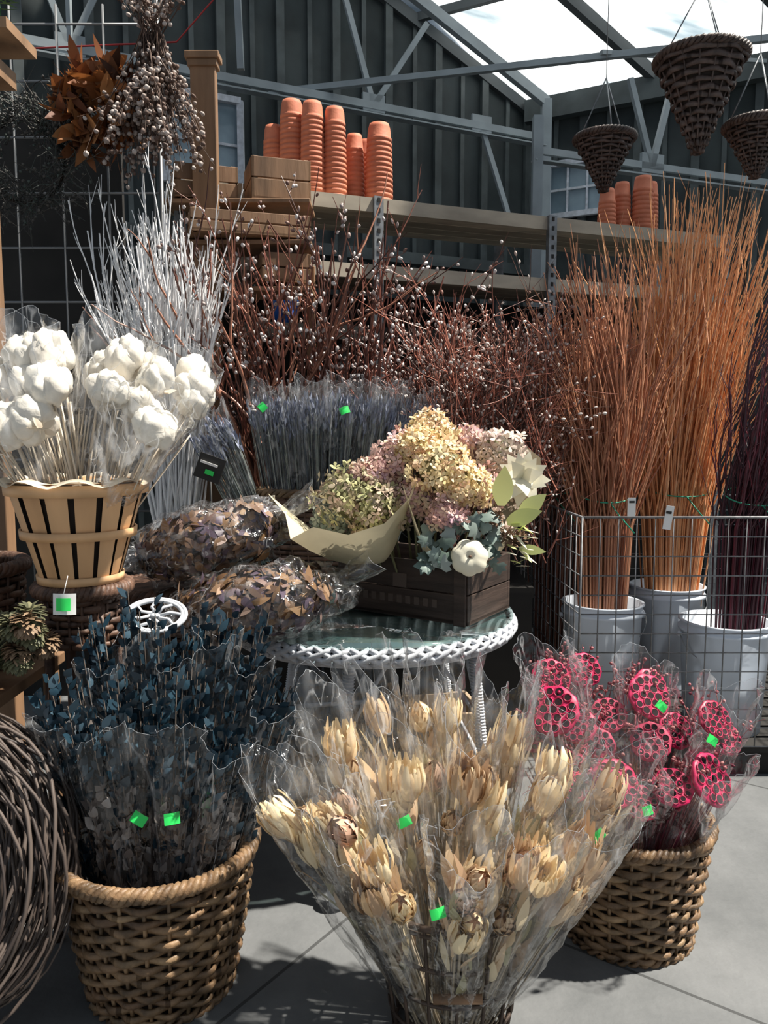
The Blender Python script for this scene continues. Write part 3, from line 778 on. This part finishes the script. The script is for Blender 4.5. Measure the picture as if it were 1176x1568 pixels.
paper((.30,2.50,.93),[(.36,2.33,1.0),(.43,2.36,1.10),(.49,2.44,1.20),(.50,2.52,1.26),(.46,2.60,1.3)],8)
mb.obj('hydrangea_arrangement',HM)

# ================================================= potpourri bags
leafb=mat('potpourri',[(.07,.04,.028),(.14,.075,.035),(.22,.125,.058),(.055,.035,.045),(.10,.07,.11),(.29,.18,.09)],.5)
bagc=cello_mat('bag_film',.06,.65,.12,crease=.3,cs=12,haze=.12,bump=1.0)
def potp(name,c,ax,s,n):
    mb=MB(); c=V(c); X=V(ax).normalized(); Y=X.cross(V((0,0,1))).normalized()
    Zv=X.cross(Y); 
    if Zv.z<0: Zv=-Zv
    r3=Matrix((X,Y,Zv)).transposed(); sd=rv(10)
    blob(mb,c,(s[0]*.92,s[1]*.9,s[2]*.9),.3,2.4,2,24,14,r3,sd)
    for i in range(n):
        nn=rv().normalized(); q=.93*(1+.3*noise.noise(nn*2.4+sd)+.15*noise.noise(nn*2.4*2.3+sd))
        p=c+r3@V((nn.x*s[0]*q,nn.y*s[1]*q,nn.z*s[2]*q))
        t1=rv(); t1=(t1-nn*t1.dot(nn)).normalized()
        leaf(mb,p,r3@(t1+nn*U(-.1,.3)),r3@(nn+rv(.5)),U(.028,.055),U(.014,.03),0,U(-.8,.3),4)
    blob(mb,c,(s[0]*1.16,s[1]*1.18,s[2]*1.24),.34,2.8,1,64,32,r3,sd)
    e=c+r3@V((s[0]*1.0,0,.01)); wrap(mb,e,e+r3@V((.13,0,.05)),.03,.075,1,0,1,.5,.2,24,7,em=3)
    e=c-r3@V((s[0]*1.0,0,-.01)); wrap(mb,e,e-r3@V((.07,0,.02)),.035,.06,1,0,1,.4,.2,24,6,em=3)
    mb.obj(name,[leafb,bagc,M['wickd'],M['edge']])
potp('potpourri_bag',(-.36,2.19,.86),(1,.25,.14),(.22,.12,.088),1500)
potp('potpourri_bag',(-.53,2.36,1.015),(1,.1,.26),(.22,.125,.088),1500)

def stool(name,x,y,z,r,m,md):
    mb=MB(); disc(mb,(x,y,z-.03),r,.03,0,32); braid(mb,x,y,z-.015,r,.012,20,3,0)
    weave(mb,x,y,z-.16,z-.03,lambda t:r-.01,20,7,0,1,amp=.005,floor=False)
    for k in range(4):
        a=pi/4+k*pi/2; tube(mb,[V((x+r*.85*math.cos(a),y+r*.85*math.sin(a),z-.03)),V((x+r*.95*math.cos(a),y+r*.95*math.sin(a),0))],.013,8,0)
    pts=[V((x+r*.9*math.cos(a),y+r*.9*math.sin(a),.25)) for a in [2*pi*k/24 for k in range(24)]]; tube(mb,pts,.008,6,0,closed=True)
    return mb.obj(name,[m,md])
stool('wicker_stool',-.79,2.03,.955,.11,M['wickb'],M['wickd'])
stool('wicker_stool',-.70,2.44,.87,.16,M['wickb'],M['wickd'])
mb=MB(); tc_=V((-.60,2.02,.865))
F=frame(tc_,(.1,-.75,.65),0)
for rr in (.078,.070):
    pts=[F@V((rr*math.cos(a),rr*.62*math.sin(a),.0)) for a in [2*pi*k/32 for k in range(32)]]; tube(mb,pts,.006,6,0,closed=True)
for k in range(8):
    a=k*pi/4; pts=[F@V((.012*math.cos(a),.01*math.sin(a),0)),F@V((.04*math.cos(a+.3),.026*math.sin(a+.3),0)),F@V((.07*math.cos(a),.045*math.sin(a),0))]; tube(mb,pts,.0045,5,0)
ellipsoid(mb,F@V((0,0,0)),(0,0,1),.014,.012,0,10,5)
mb.obj('white_lattice_trivet',[M['white']])

# bushel basket
mb=MB(); BX,BY,BZ0,BZ1=-.79,2.02,.96,1.215
def brr(t): return .095+.073*t
for k in range(15):
    a0=2*pi*k/15; wd=2*pi/15*.78; vs=[];fs=[]
    for i in range(7):
        t=i/6
        for j in range(4):
            a=a0+wd*(j/3); r=brr(t)+.003*(k%2)
            vs.append(V((BX+r*math.cos(a),BY+r*math.sin(a),BZ0+(BZ1-BZ0)*t)))
    for i in range(6):
        for j in range(3): fs.append((i*4+j,i*4+j+1,(i+1)*4+j+1,(i+1)*4+j))
    mb.add(vs,fs,0,True)
for t,h,o in ((.95,.028,.007),(.5,.022,.007),(.04,.02,.005)):
    z=BZ0+(BZ1-BZ0)*t; r=brr(t)+o
    lathe(mb,[(r-.001,z-h/2),(r+.004,z-h/2),(r+.006,z+h/2),(r,z+h/2)],(BX,BY,0),48,0)
lathe(mb,[(brr(1)-.010,BZ1-.03),(brr(1)-.008,BZ1+.006),(brr(1)+.006,BZ1+.006)],(BX,BY,0),48,0)
lathe(mb,[(brr(0)-.008,BZ0+.01),(brr(1)-.012,BZ1-.01)],(BX,BY,0),32,2)
lathe(mb,[(.001,BZ0+.004),(.094,BZ0+.004)],(BX,BY,0),32,0)
vs=[];fs=[]
for k in range(64):
    a=2*pi*k/64; w=.006*math.sin(9*a)
    for (r,z) in ((brr(1)-.014,BZ1-.02),(brr(1)-.004,BZ1+.012+w),(brr(1)+.022+w,BZ1+.004+w*1.5)): vs.append(V((BX+r*math.cos(a),BY+r*math.sin(a),z)))
for k in range(64):
    k2=(k+1)%64
    for j in range(2): fs.append((k*3+j,k2*3+j,k2*3+j+1,k*3+j+1))
mb.add(vs,fs,3,True)
mb.obj('bushel_basket',[M['slat'],M['metal'],M['wickd'],mat('paper_liner',[(.75,.68,.55)],.8,island=False,nscale=9,transl=.3)])
# cotton bolls in wraps
mb=MB()
bolls=[(-.90,2.0,1.54),(-.82,1.97,1.535),(-.655,2.02,1.53),(-.67,1.93,1.44),(-.575,2.0,1.475),(-.49,2.05,1.44),(-.555,1.92,1.355),(-.90,1.90,1.36),(-.98,1.92,1.37),(-.80,1.90,1.455),(-.98,2.0,1.47),
       (-.62,2.1,1.49),(-.74,2.08,1.50),(-.51,2.12,1.49),(-.88,1.96,1.45),(-.60,1.97,1.40),(-.83,1.88,1.37)]
for i,c in enumerate(bolls):
    c=V(c); b0=V((BX+U(-.05,.05),BY+U(-.05,.05),1.0)); ax=(c-b0).normalized(); r=U(.050,.056)
    F=frame(c,(ax+rv(.9)).normalized())
    for k in range(5):
        a=2*pi*k/5+U(-.15,.15); off=F.to_3x3()@V((math.cos(a)*r*.45,math.sin(a)*r*.45,U(-.05,.15)*r))
        blob(mb,c+off,(r*.58*U(.9,1.1),r*.58*U(.9,1.1),r*.76),.22,1.8,0,18,12)
    for k in range(5): leaf(mb,F@V((0,0,-r*.75)),F.to_3x3()@V((math.cos(k*1.256),math.sin(k*1.256),.1)),rv(),.035,.018,1,.3,3)
    tube(mb,[b0,b0.lerp(c,.5)+rv(.01),c],.0035,5,1)
    for q in range(5): tube(mb,[b0+rv(.02),b0.lerp(c,.85)+rv(.04)],.0022,4,1)
for B in ((-.90,1.93,1.60),(-.65,1.96,1.60),(-.49,2.02,1.52),(-.55,1.88,1.42),(-.96,1.86,1.44)):
    A=V((BX,BY,1.02)); wrap(mb,A,V(B),.04,.11,2,.35,1.02,.9,.16,40,12,em=3)
mb.obj('white_cotton_boll_stems',[mat('cotton_white',[(.90,.84,.74),(.93,.89,.80)],.8,nscale=40,nlo=.85,nhi=1.05,transl=.12,bump=.2),mat('boll_stem',[(.62,.52,.40),(.74,.66,.54)],.7),cello_mat('boll_film',.06,.65,.14,crease=.4,cs=7,haze=.36),M['edge']])

mb=MB(); weave(mb,-1.13,2.08,.72,.98,lambda t:.13+.02*t,20,14,0,1,amp=.006); braid(mb,-1.13,2.08,.985,.15,.012,18,3,0)
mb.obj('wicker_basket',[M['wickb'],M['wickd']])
mb=MB()
box(mb,(-1.15,1.98,.70),(.46,.46,.03)); 
for sx in (-.20,.20):
    for sy in (-.20,.20): box(mb,(-1.15+sx,1.98+sy,.345),(.035,.035,.68))
mb.obj('small_wooden_table',[M['wood']],bevel=.003)
mb=MB()
for i in range(12):
    c=V((-.92+U(-.08,.10),1.84+U(-.04,.04),.88+U(-.09,.05)))
    if i==0: c=V((-.975,1.80,.90))
    for k in range(150):
        n=rv().normalized(); 
        if i==0: leaf(mb,c+n*.01,n,(0,0,1),.032,.010,1,.3,2)
        else: leaf(mb,c+n*.018,n,V((0,0,1)),.022,.017,0 if i%3 else 3,-.4,2)
    tube(mb,[c,V((-1.0,1.86,.76))],.003,4,0)
lathe(mb,[(.001,.717),(.06,.717),(.075,.785),(.07,.785),(.001,.73)],(-1.01,1.85,0),24,2)
mb.obj('dried_artichoke_flowers',[mat('artichoke_green',[(.12,.13,.07),(.22,.21,.11),(.08,.09,.06)],.6,transl=.1),mat('yellow_flower',[(.65,.42,.05),(.75,.55,.1)],.6,transl=.2),M['terra'],mat('artichoke_brown',[(.2,.13,.08),(.3,.2,.12)],.6)])

mb=MB(); stick(mb,(-.755,1.82,.94),0,.055,.05,.0,(0,-1,.1)); stick(mb,(-.755,1.815,.94),1,.034,.03,.0,(0,-1,.1)); tube(mb,[V((-.755,1.82,.965)),V((-.76,1.86,1.0))],.001,3,0); mb.obj('price_tag',[M['paperw'],M['sticker']])
mb=MB(); rr3=Matrix.Rotation(.35,3,'Y'); box(mb,(-.59,2.66,1.22),(.09,.01,.085),0,rr3); box(mb,(-.59,2.65,1.235),(.06,.004,.008),1,rr3); box(mb,(-.59,2.65,1.205),(.03,.004,.016),2,rr3); tube(mb,[V((-.59,2.665,1.2)),V((-.60,2.72,.9)),V((-.62,2.9,.72))],.004,4,0)
mb.obj('chalkboard_sign',[blk,M['paperw'],M['sticker']])

# grapevine wreaths
mb=MB()
for s in range(90):
    Rr=.31+U(-.09,.045); ph=U(0,6.28); yy=U(-.05,.05); k1=R.choice((2,3,4)); cx=-1.05+U(-.015,.015)
    pts=[]
    for k in range(44):
        a=2*pi*k/44; r=Rr+.018*math.sin(k1*a+ph)
        pts.append(V((cx+r*math.cos(a),1.64+yy+.04*math.sin(k1*a+ph*2)+(.08*math.sin(a)),.385+r*math.sin(a))))
    tube(mb,pts,U(.0022,.0048),5,0,closed=True)
mb.obj('grapevine_wreath',[mat('vine',[(.035,.025,.022),(.065,.048,.04),(.11,.085,.072),(.03,.022,.02)],.6)])

# ================================================= left wicker basket + eucalyptus
EX,EY=-.545,1.81
mb=MB(); weave(mb,EX,EY,.004,.35,lambda t:.165+.058*t**.8,26,18,0,1,amp=.0085,tr=.0055,stake_r=.005)
braid(mb,EX,EY,.355,.226,.011,30,3,0,sr=.009,n=220); braid(mb,EX,EY,.006,.166,.008,20,2,0,n=120)
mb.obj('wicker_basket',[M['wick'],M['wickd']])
mb=MB()
tips=[(-.77,1.76,.72),(-.70,1.88,.81),(-.61,1.93,.87),(-.51,1.90,.82),(-.41,1.92,.87),(-.32,1.90,.81),(-.25,1.80,.72),(-.56,1.70,.72),(-.66,1.70,.70),(-.45,1.69,.73),(-.34,1.70,.67)]
for bi,tp in enumerate(tips):
    B=V(tp); A=V((EX+(B.x-EX)*.35,EY+(B.y-EY)*.5,.06)); ax=B-A
    front=bi>=7
    for k in range(18):
        o=rv(1); e=B+V((o.x*.050,o.y*.045,o.z*.09)); a=A+o*.022
        mid=a.lerp(e,.5)+rv(.008); n=34
        tube(mb,[a,mid,e],[.0032,.0026,.0012],4,1,cap=False)
        d=(e-a).normalized()
        for j in range(n):
            t=.22+.78*j/n; p=(a.lerp(mid,t*2) if t<.5 else mid.lerp(e,t*2-1)); s=rv(); s=(s-d*s.dot(d)).normalized()
            low=(t<.74)
            mi=2 if (low and ((front and R.random()<.8) or R.random()<.15)) else 0
            leaf(mb,p,s*(.45 if low else .9)+d*U(.8,1.3),s.cross(d)+rv(.4),U(.022,.038),U(.014,.024),mi,U(-.2,.3),3,.8)
    w=wrap(mb,A,A+ax*.96,.035,.064,3,.25,1.0,.9,.08,36,14,sticker=.55 if bi in(7,9) else None,em=5)
    if w: stick(mb,w,4,.034,.025)
mb.obj('dried_eucalyptus_bunches',[mat('euc_leaf',[(.010,.025,.040),(.018,.044,.065),(.007,.014,.022),(.06,.11,.15)],.25,transl=.04),mat('euc_stem',[(.09,.07,.06),(.2,.16,.13)],.6),mat('euc_pale',[(.12,.10,.095),(.26,.23,.21),(.05,.04,.04),(.46,.42,.39)],.45,transl=.08),cello_mat('eucalyptus_film',.04,.6,.10,crease=.25,cs=6,haze=.09),M['sticker'],M['edge']])

# ================================================= front wire basket + cream bouquets
WX,WY=.15,1.65
mb=MB()
def ring(z,r,rad=.004,n=40): tube(mb,[V((WX+r*math.cos(2*pi*k/n),WY+r*math.sin(2*pi*k/n),z)) for k in range(n)],rad,6,0,closed=True)
def wr(z): return .125+.055*(z/.35)
for z,rd in ((.35,.007),(.332,.005),(.25,.0045),(.165,.0045),(.08,.0045),(.01,.005)): ring(z,wr(z),rd)
for k in range(16):
    a=2*pi*k/16; tube(mb,[V((WX+wr(z)*math.cos(a),WY+wr(z)*math.sin(a),z)) for z in (.01,.12,.24,.35)],.0042,5,0)
for k in range(5): 
    o=-.10+.05*k; h=math.sqrt(.125**2-o*o); tube(mb,[V((WX+o,WY-h,.01)),V((WX+o,WY+h,.01))],.003,5,0); tube(mb,[V((WX-h,WY+o,.01)),V((WX+h,WY+o,.01))],.003,5,0)
for s in (-1,1):
    hx=WX+s*.215
    tube(mb,[V((WX+s*.172,WY-.045,.345)),V((hx,WY-.04,.33)),V((hx,WY+.04,.33)),V((WX+s*.172,WY+.045,.345))],.004,5,0)
    tube(mb,[V((hx,WY-.055,.33)),V((hx,WY-.03,.33)),V((hx,WY+.03,.33)),V((hx,WY+.055,.33))],[.011,.014,.014,.011],10,1)
tube(mb,[V((WX-.05,WY-wr(.2)-.006,.195)),V((WX+.05,WY-wr(.2)-.006,.195))],.010,10,1)
mb.obj('wire_basket',[M['rust'],M['wood']])

def bud(mb,base,axis,L,Rd,mi,layers=3,flare=.25,per=8):
    F=frame(base,axis); 
    for l in range(layers):
        for k in range(per):
            a0=2*pi*(k+.5*l)/per+U(-.1,.1); Lk=L*(1-.1*l)*U(.80,1.08); rk=Rd*(1-.14*l)*U(.9,1.12); wd=2*pi/per*.72
            vs=[];fs=[];m=6; tw=U(-.3,.3)
            for i in range(m+1):
                t=i/m; r=rk*(math.sin(pi*(.14+.66*t))**.7+flare*max(0,t-.7)*U(-.3,2.2)); w=wd*(math.sin(pi*(.16+.78*t))**.7)
                for j in (-1,0,1):
                    a=a0+w*.5*j+tw*t; rr=r*(1.0 if j==0 else .93)
                    vs.append(F@V((rr*math.cos(a),rr*math.sin(a),Lk*t)))
            for i in range(m):
                for j in range(2): fs.append((i*3+j,i*3+j+1,(i+1)*3+j+1,(i+1)*3+j))
            mb.add(vs,fs,mi,True)
def globe(mb,c,axis,r,mi,mi2):
    # rounded protea: overlapping cupped scales around a fuzzy centre
    F=frame(c,axis)
    ellipsoid(mb,c,axis,r*.62,r*1.3,mi2,12,8)
    for l in range(5):
        per=9-l
        for k in range(per):
            a=2*pi*(k+.5*(l%2))/per+U(-.1,.1); tilt=1.25-.27*l
            d=V((math.cos(a)*math.sin(tilt),math.sin(a)*math.sin(tilt),math.cos(tilt)))
            base=F@V((math.cos(a)*r*.45,math.sin(a)*r*.45,-r*.55+l*r*.22))
            leaf(mb,base,F.to_3x3()@(d*.6+V((0,0,.5))),F.to_3x3()@V((math.cos(a),math.sin(a),.2)),r*1.05,r*.62,mi,-.35,4,.8)
    for k in range(26):
        o=rv(.5); leaf(mb,F@V((o.x*r*.5,o.y*r*.5,r*.45)),F.to_3x3()@V((o.x,o.y,1)),rv(),r*.35,r*.12,mi2,0,2)
mb=MB()
CB=[(-.12,1.74,.63),(-.19,1.62,.53),(-.02,1.82,.66),(.12,1.84,.67),(.27,1.78,.64),(.49,1.66,.55),(.41,1.52,.50),(-.03,1.47,.51),(.15,1.41,.51),(.30,1.45,.51),(.02,1.59,.62),(.18,1.60,.64),(.36,1.66,.60),(-.10,1.54,.56)]
for bi,tp in enumerate(CB):
    B=V(tp); A=V((WX+(B.x-WX)*.24,WY+(B.y-WY)*.34,.05)); ax=B-A; axn=ax.normalized()
    for h in range(6):
        o=rv(1); o=o-axn*o.dot(axn); 
        t=U(.66,.98) if h else .98; e=A+ax*t+o*.038; d=(e-A+o*.04).normalized()
        tube(mb,[A+o*.012,A.lerp(e,.6)+rv(.006),e],[.003,.003,.003],4,2,cap=False)
        if h<4 and R.random()<.9:
            bud(mb,e-d*.035,(d+rv(.22)).normalized(),U(.085,.13),U(.032,.043),R.choice((0,0,0,1)),3,.45,8)
        else: globe(mb,e,(d+V((0,-.5,0))+rv(.2)).normalized(),U(.030,.040),R.choice((0,1,3)),3)
    for k in range(34):
        o=rv(1); p=A+ax*U(.30,.85)+o*.026; leaf(mb,p,axn+rv(.25),o,U(.06,.13),U(.012,.028),R.choice((0,0,1,1,2,4)),U(-.2,.3),4)
    for k in range(18):
        o=rv(1); tube(mb,[A+o*.02,A+ax*.75+o*.028],.0022,3,2,cap=False)
    w=wrap(mb,A,A+ax*1.18,.032,.078,5,.12,1.02,.9,.2,48,22,sticker=.62 if bi in(5,8,10,12) else None,em=7,pw=.6,crum=.22)
    if w: stick(mb,w,6,.030,.020)
mb.obj('dried_protea_bouquets',[mat('husk_cream',[(.84,.67,.40),(.93,.81,.56),(.72,.52,.30),(.91,.78,.53)],.5,transl=.25),mat('husk_tan',[(.60,.41,.23),(.74,.57,.38),(.44,.28,.17)],.6,transl=.2),mat('husk_stem',[(.34,.28,.2),(.46,.39,.29)],.7),mat('protea_brown',[(.50,.30,.21),(.68,.46,.34),(.38,.22,.15)],.7),mat('dried_green_bract',[(.33,.31,.18),(.42,.4,.24)],.6,transl=.2),cello_mat('bouquet_film',.06,.7,.12,crease=.34,cs=6,haze=.2,bump=1.2),M['sticker'],M['edge']])

# ================================================= right basket + lotus pods
QX,QY=.66,2.02
mb=MB(); weave(mb,QX,QY,.004,.31,lambda t:.165+.04*t**.8,24,16,0,1,amp=.008,tr=.0055,stake_r=.005)
braid(mb,QX,QY,.315,.207,.010,28,3,0,sr=.0085,n=200); braid(mb,QX,QY,.006,.166,.008,20,2,0,n=120)
mb.obj('wicker_basket',[M['wick'],M['wickd']])
mb=MB()
def lotus(c,axis,r,pale=False):
    F=frame(c,axis); mi=0 if not pale else 3
    prof=[(.006,-r*1.15),(r*.35,-r*.8),(r*.72,-r*.35),(r*.97,-.1*r),(r*1.0,0),(r*.95,r*.06),(r*.5,r*.10),(.001,r*.11)]
    lathe(mb,prof,None,28,mi,F,mod=lambda a,z:1+.03*math.sin(9*a))
    hs=[(0,0)]+[(.36*r,2*pi*k/6) for k in range(6)]+[(.73*r,2*pi*k/12+.2) for k in range(12)]
    for rr,a in hs:
        a+=U(-.06,.06); x,y=rr*math.cos(a),rr*math.sin(a); hr=r*.155*U(.85,1.12); z=r*.10
        pts=[F@V((x+hr*1.1*math.cos(q),y+hr*1.1*math.sin(q),z+.01*r)) for q in [2*pi*k/10 for k in range(10)]]
        tube(mb,pts,r*.03,5,mi,closed=True)
        lathe(mb,[(hr*1.05,z+.022*r),(.0005,z+.018*r)],None,10,1,F@Matrix.Translation((x,y,0)))
        if R.random()<.12: ellipsoid(mb,F@V((x,y,z+.02*r)),axis,hr*.45,hr*.6,mi,6,4)
pods=[(.43,1.93,.64,.066),(.50,1.96,.59,.050),(.69,1.98,.66,.060),(.85,1.95,.61,.050),(.67,1.90,.57,.050),(.455,1.86,.50,.066),(.565,1.84,.49,.060),(.81,1.86,.49,.066),(.71,1.85,.475,.050),(.585,1.98,.61,.048),
      (.46,2.10,.67,.055),(.56,2.14,.68,.05),(.74,2.12,.64,.05),(.77,2.0,.56,.05),(.90,2.0,.54,.048),(.63,1.84,.44,.045),(.39,1.98,.56,.05),(.54,1.92,.55,.048)]
for i,(x,y,z,r) in enumerate(pods):
    c=V((x,y,z)); ax=V(((x-QX)*1.0+U(-.3,.3),-.75+U(-.2,.3),.65+U(-.3,.2))).normalized()
    lotus(c,ax,r,i in(4,9,17))
    A=V((QX+(x-QX)*.25,QY+(y-QY)*.25,.06)); b=c-ax*r*1.15; tube(mb,[A,A.lerp(b,.6)+V((0,0,.03)),b],.0035,5,2)
    for k in range(16):
        o=rv(1); tube(mb,[A+o*.02,A.lerp(c,.8)+o*.05],.0018,3,4,cap=False)
    for k in range(18):
        o=rv(1); grow(mb,c+V((0,.06,-.04))+o*.05,(U(-.4,.4),U(-.6,0),1),U(.05,.09),.0018,3,.4,0,4,2,.5,.8,3,(.02,.005,.010,4,.7))
for i,B in enumerate([(.43,1.92,.72),(.68,1.97,.74),(.88,1.94,.69),(.46,1.83,.57),(.60,1.81,.56),(.82,1.83,.57),(.44,2.08,.76)]):
    B=V(B); A=V((QX+(B.x-QX)*.25,QY+(B.y-QY)*.25,.08)); w=wrap(mb,A,B,.035,.086,5,.35,1.0,.9,.2,48,20,sticker=.72 if i in(1,2,4) else None,em=7,pw=.6,crum=.22)
    if w: stick(mb,w,6,.028,.022)
mb.obj('dried_pink_lotus_pods',[mat('pod_pink',[(.36,.006,.05),(.50,.014,.09),(.24,.004,.032)],.45,nscale=50,nlo=.7,nhi=1.15,transl=.03),M['hole'],mat('pod_stem',[(.25,.05,.07)],.6,island=False,nscale=4),mat('pod_pale',[(.42,.04,.09),(.50,.07,.13)],.6,transl=.08),mat('pod_stem_pink',[(.24,.03,.06),(.36,.16,.15),(.12,.01,.03)],.6),cello_mat('pod_film',.045,.65,.10,crease=.3,cs=6,haze=.12,bump=1.2),M['sticker'],M['edge']])

# ================================================= camera + light
cam=bpy.data.cameras.new('camera'); co=bpy.data.objects.new('camera',cam); scn.collection.objects.link(co)
co.location=(0,0,1.35); co.rotation_euler=(math.radians(84),0,0)
cam.sensor_fit='VERTICAL'; cam.sensor_height=36; cam.lens=27.6; cam.clip_start=.02
scn.camera=co
sun=bpy.data.lights.new('sun','SUN'); sun.energy=10.5; sun.angle=math.radians(1.2); sun.color=(1,.94,.84)
so=bpy.data.objects.new('sun',sun); scn.collection.objects.link(so); so.location=(3,2,6)
so.rotation_euler=V((.50,.0,.9)).to_track_quat('Z','Y').to_euler()
w=bpy.data.worlds.new('sky'); scn.world=w; w.use_nodes=True
bg=w.node_tree.nodes['Background']; bg.inputs[0].default_value=(.76,.87,1,1); bg.inputs[1].default_value=.40
scn.view_settings.view_transform='Standard'
print('VERTS',sum(len(o.data.vertices) for o in scn.objects if o.type=='MESH'))
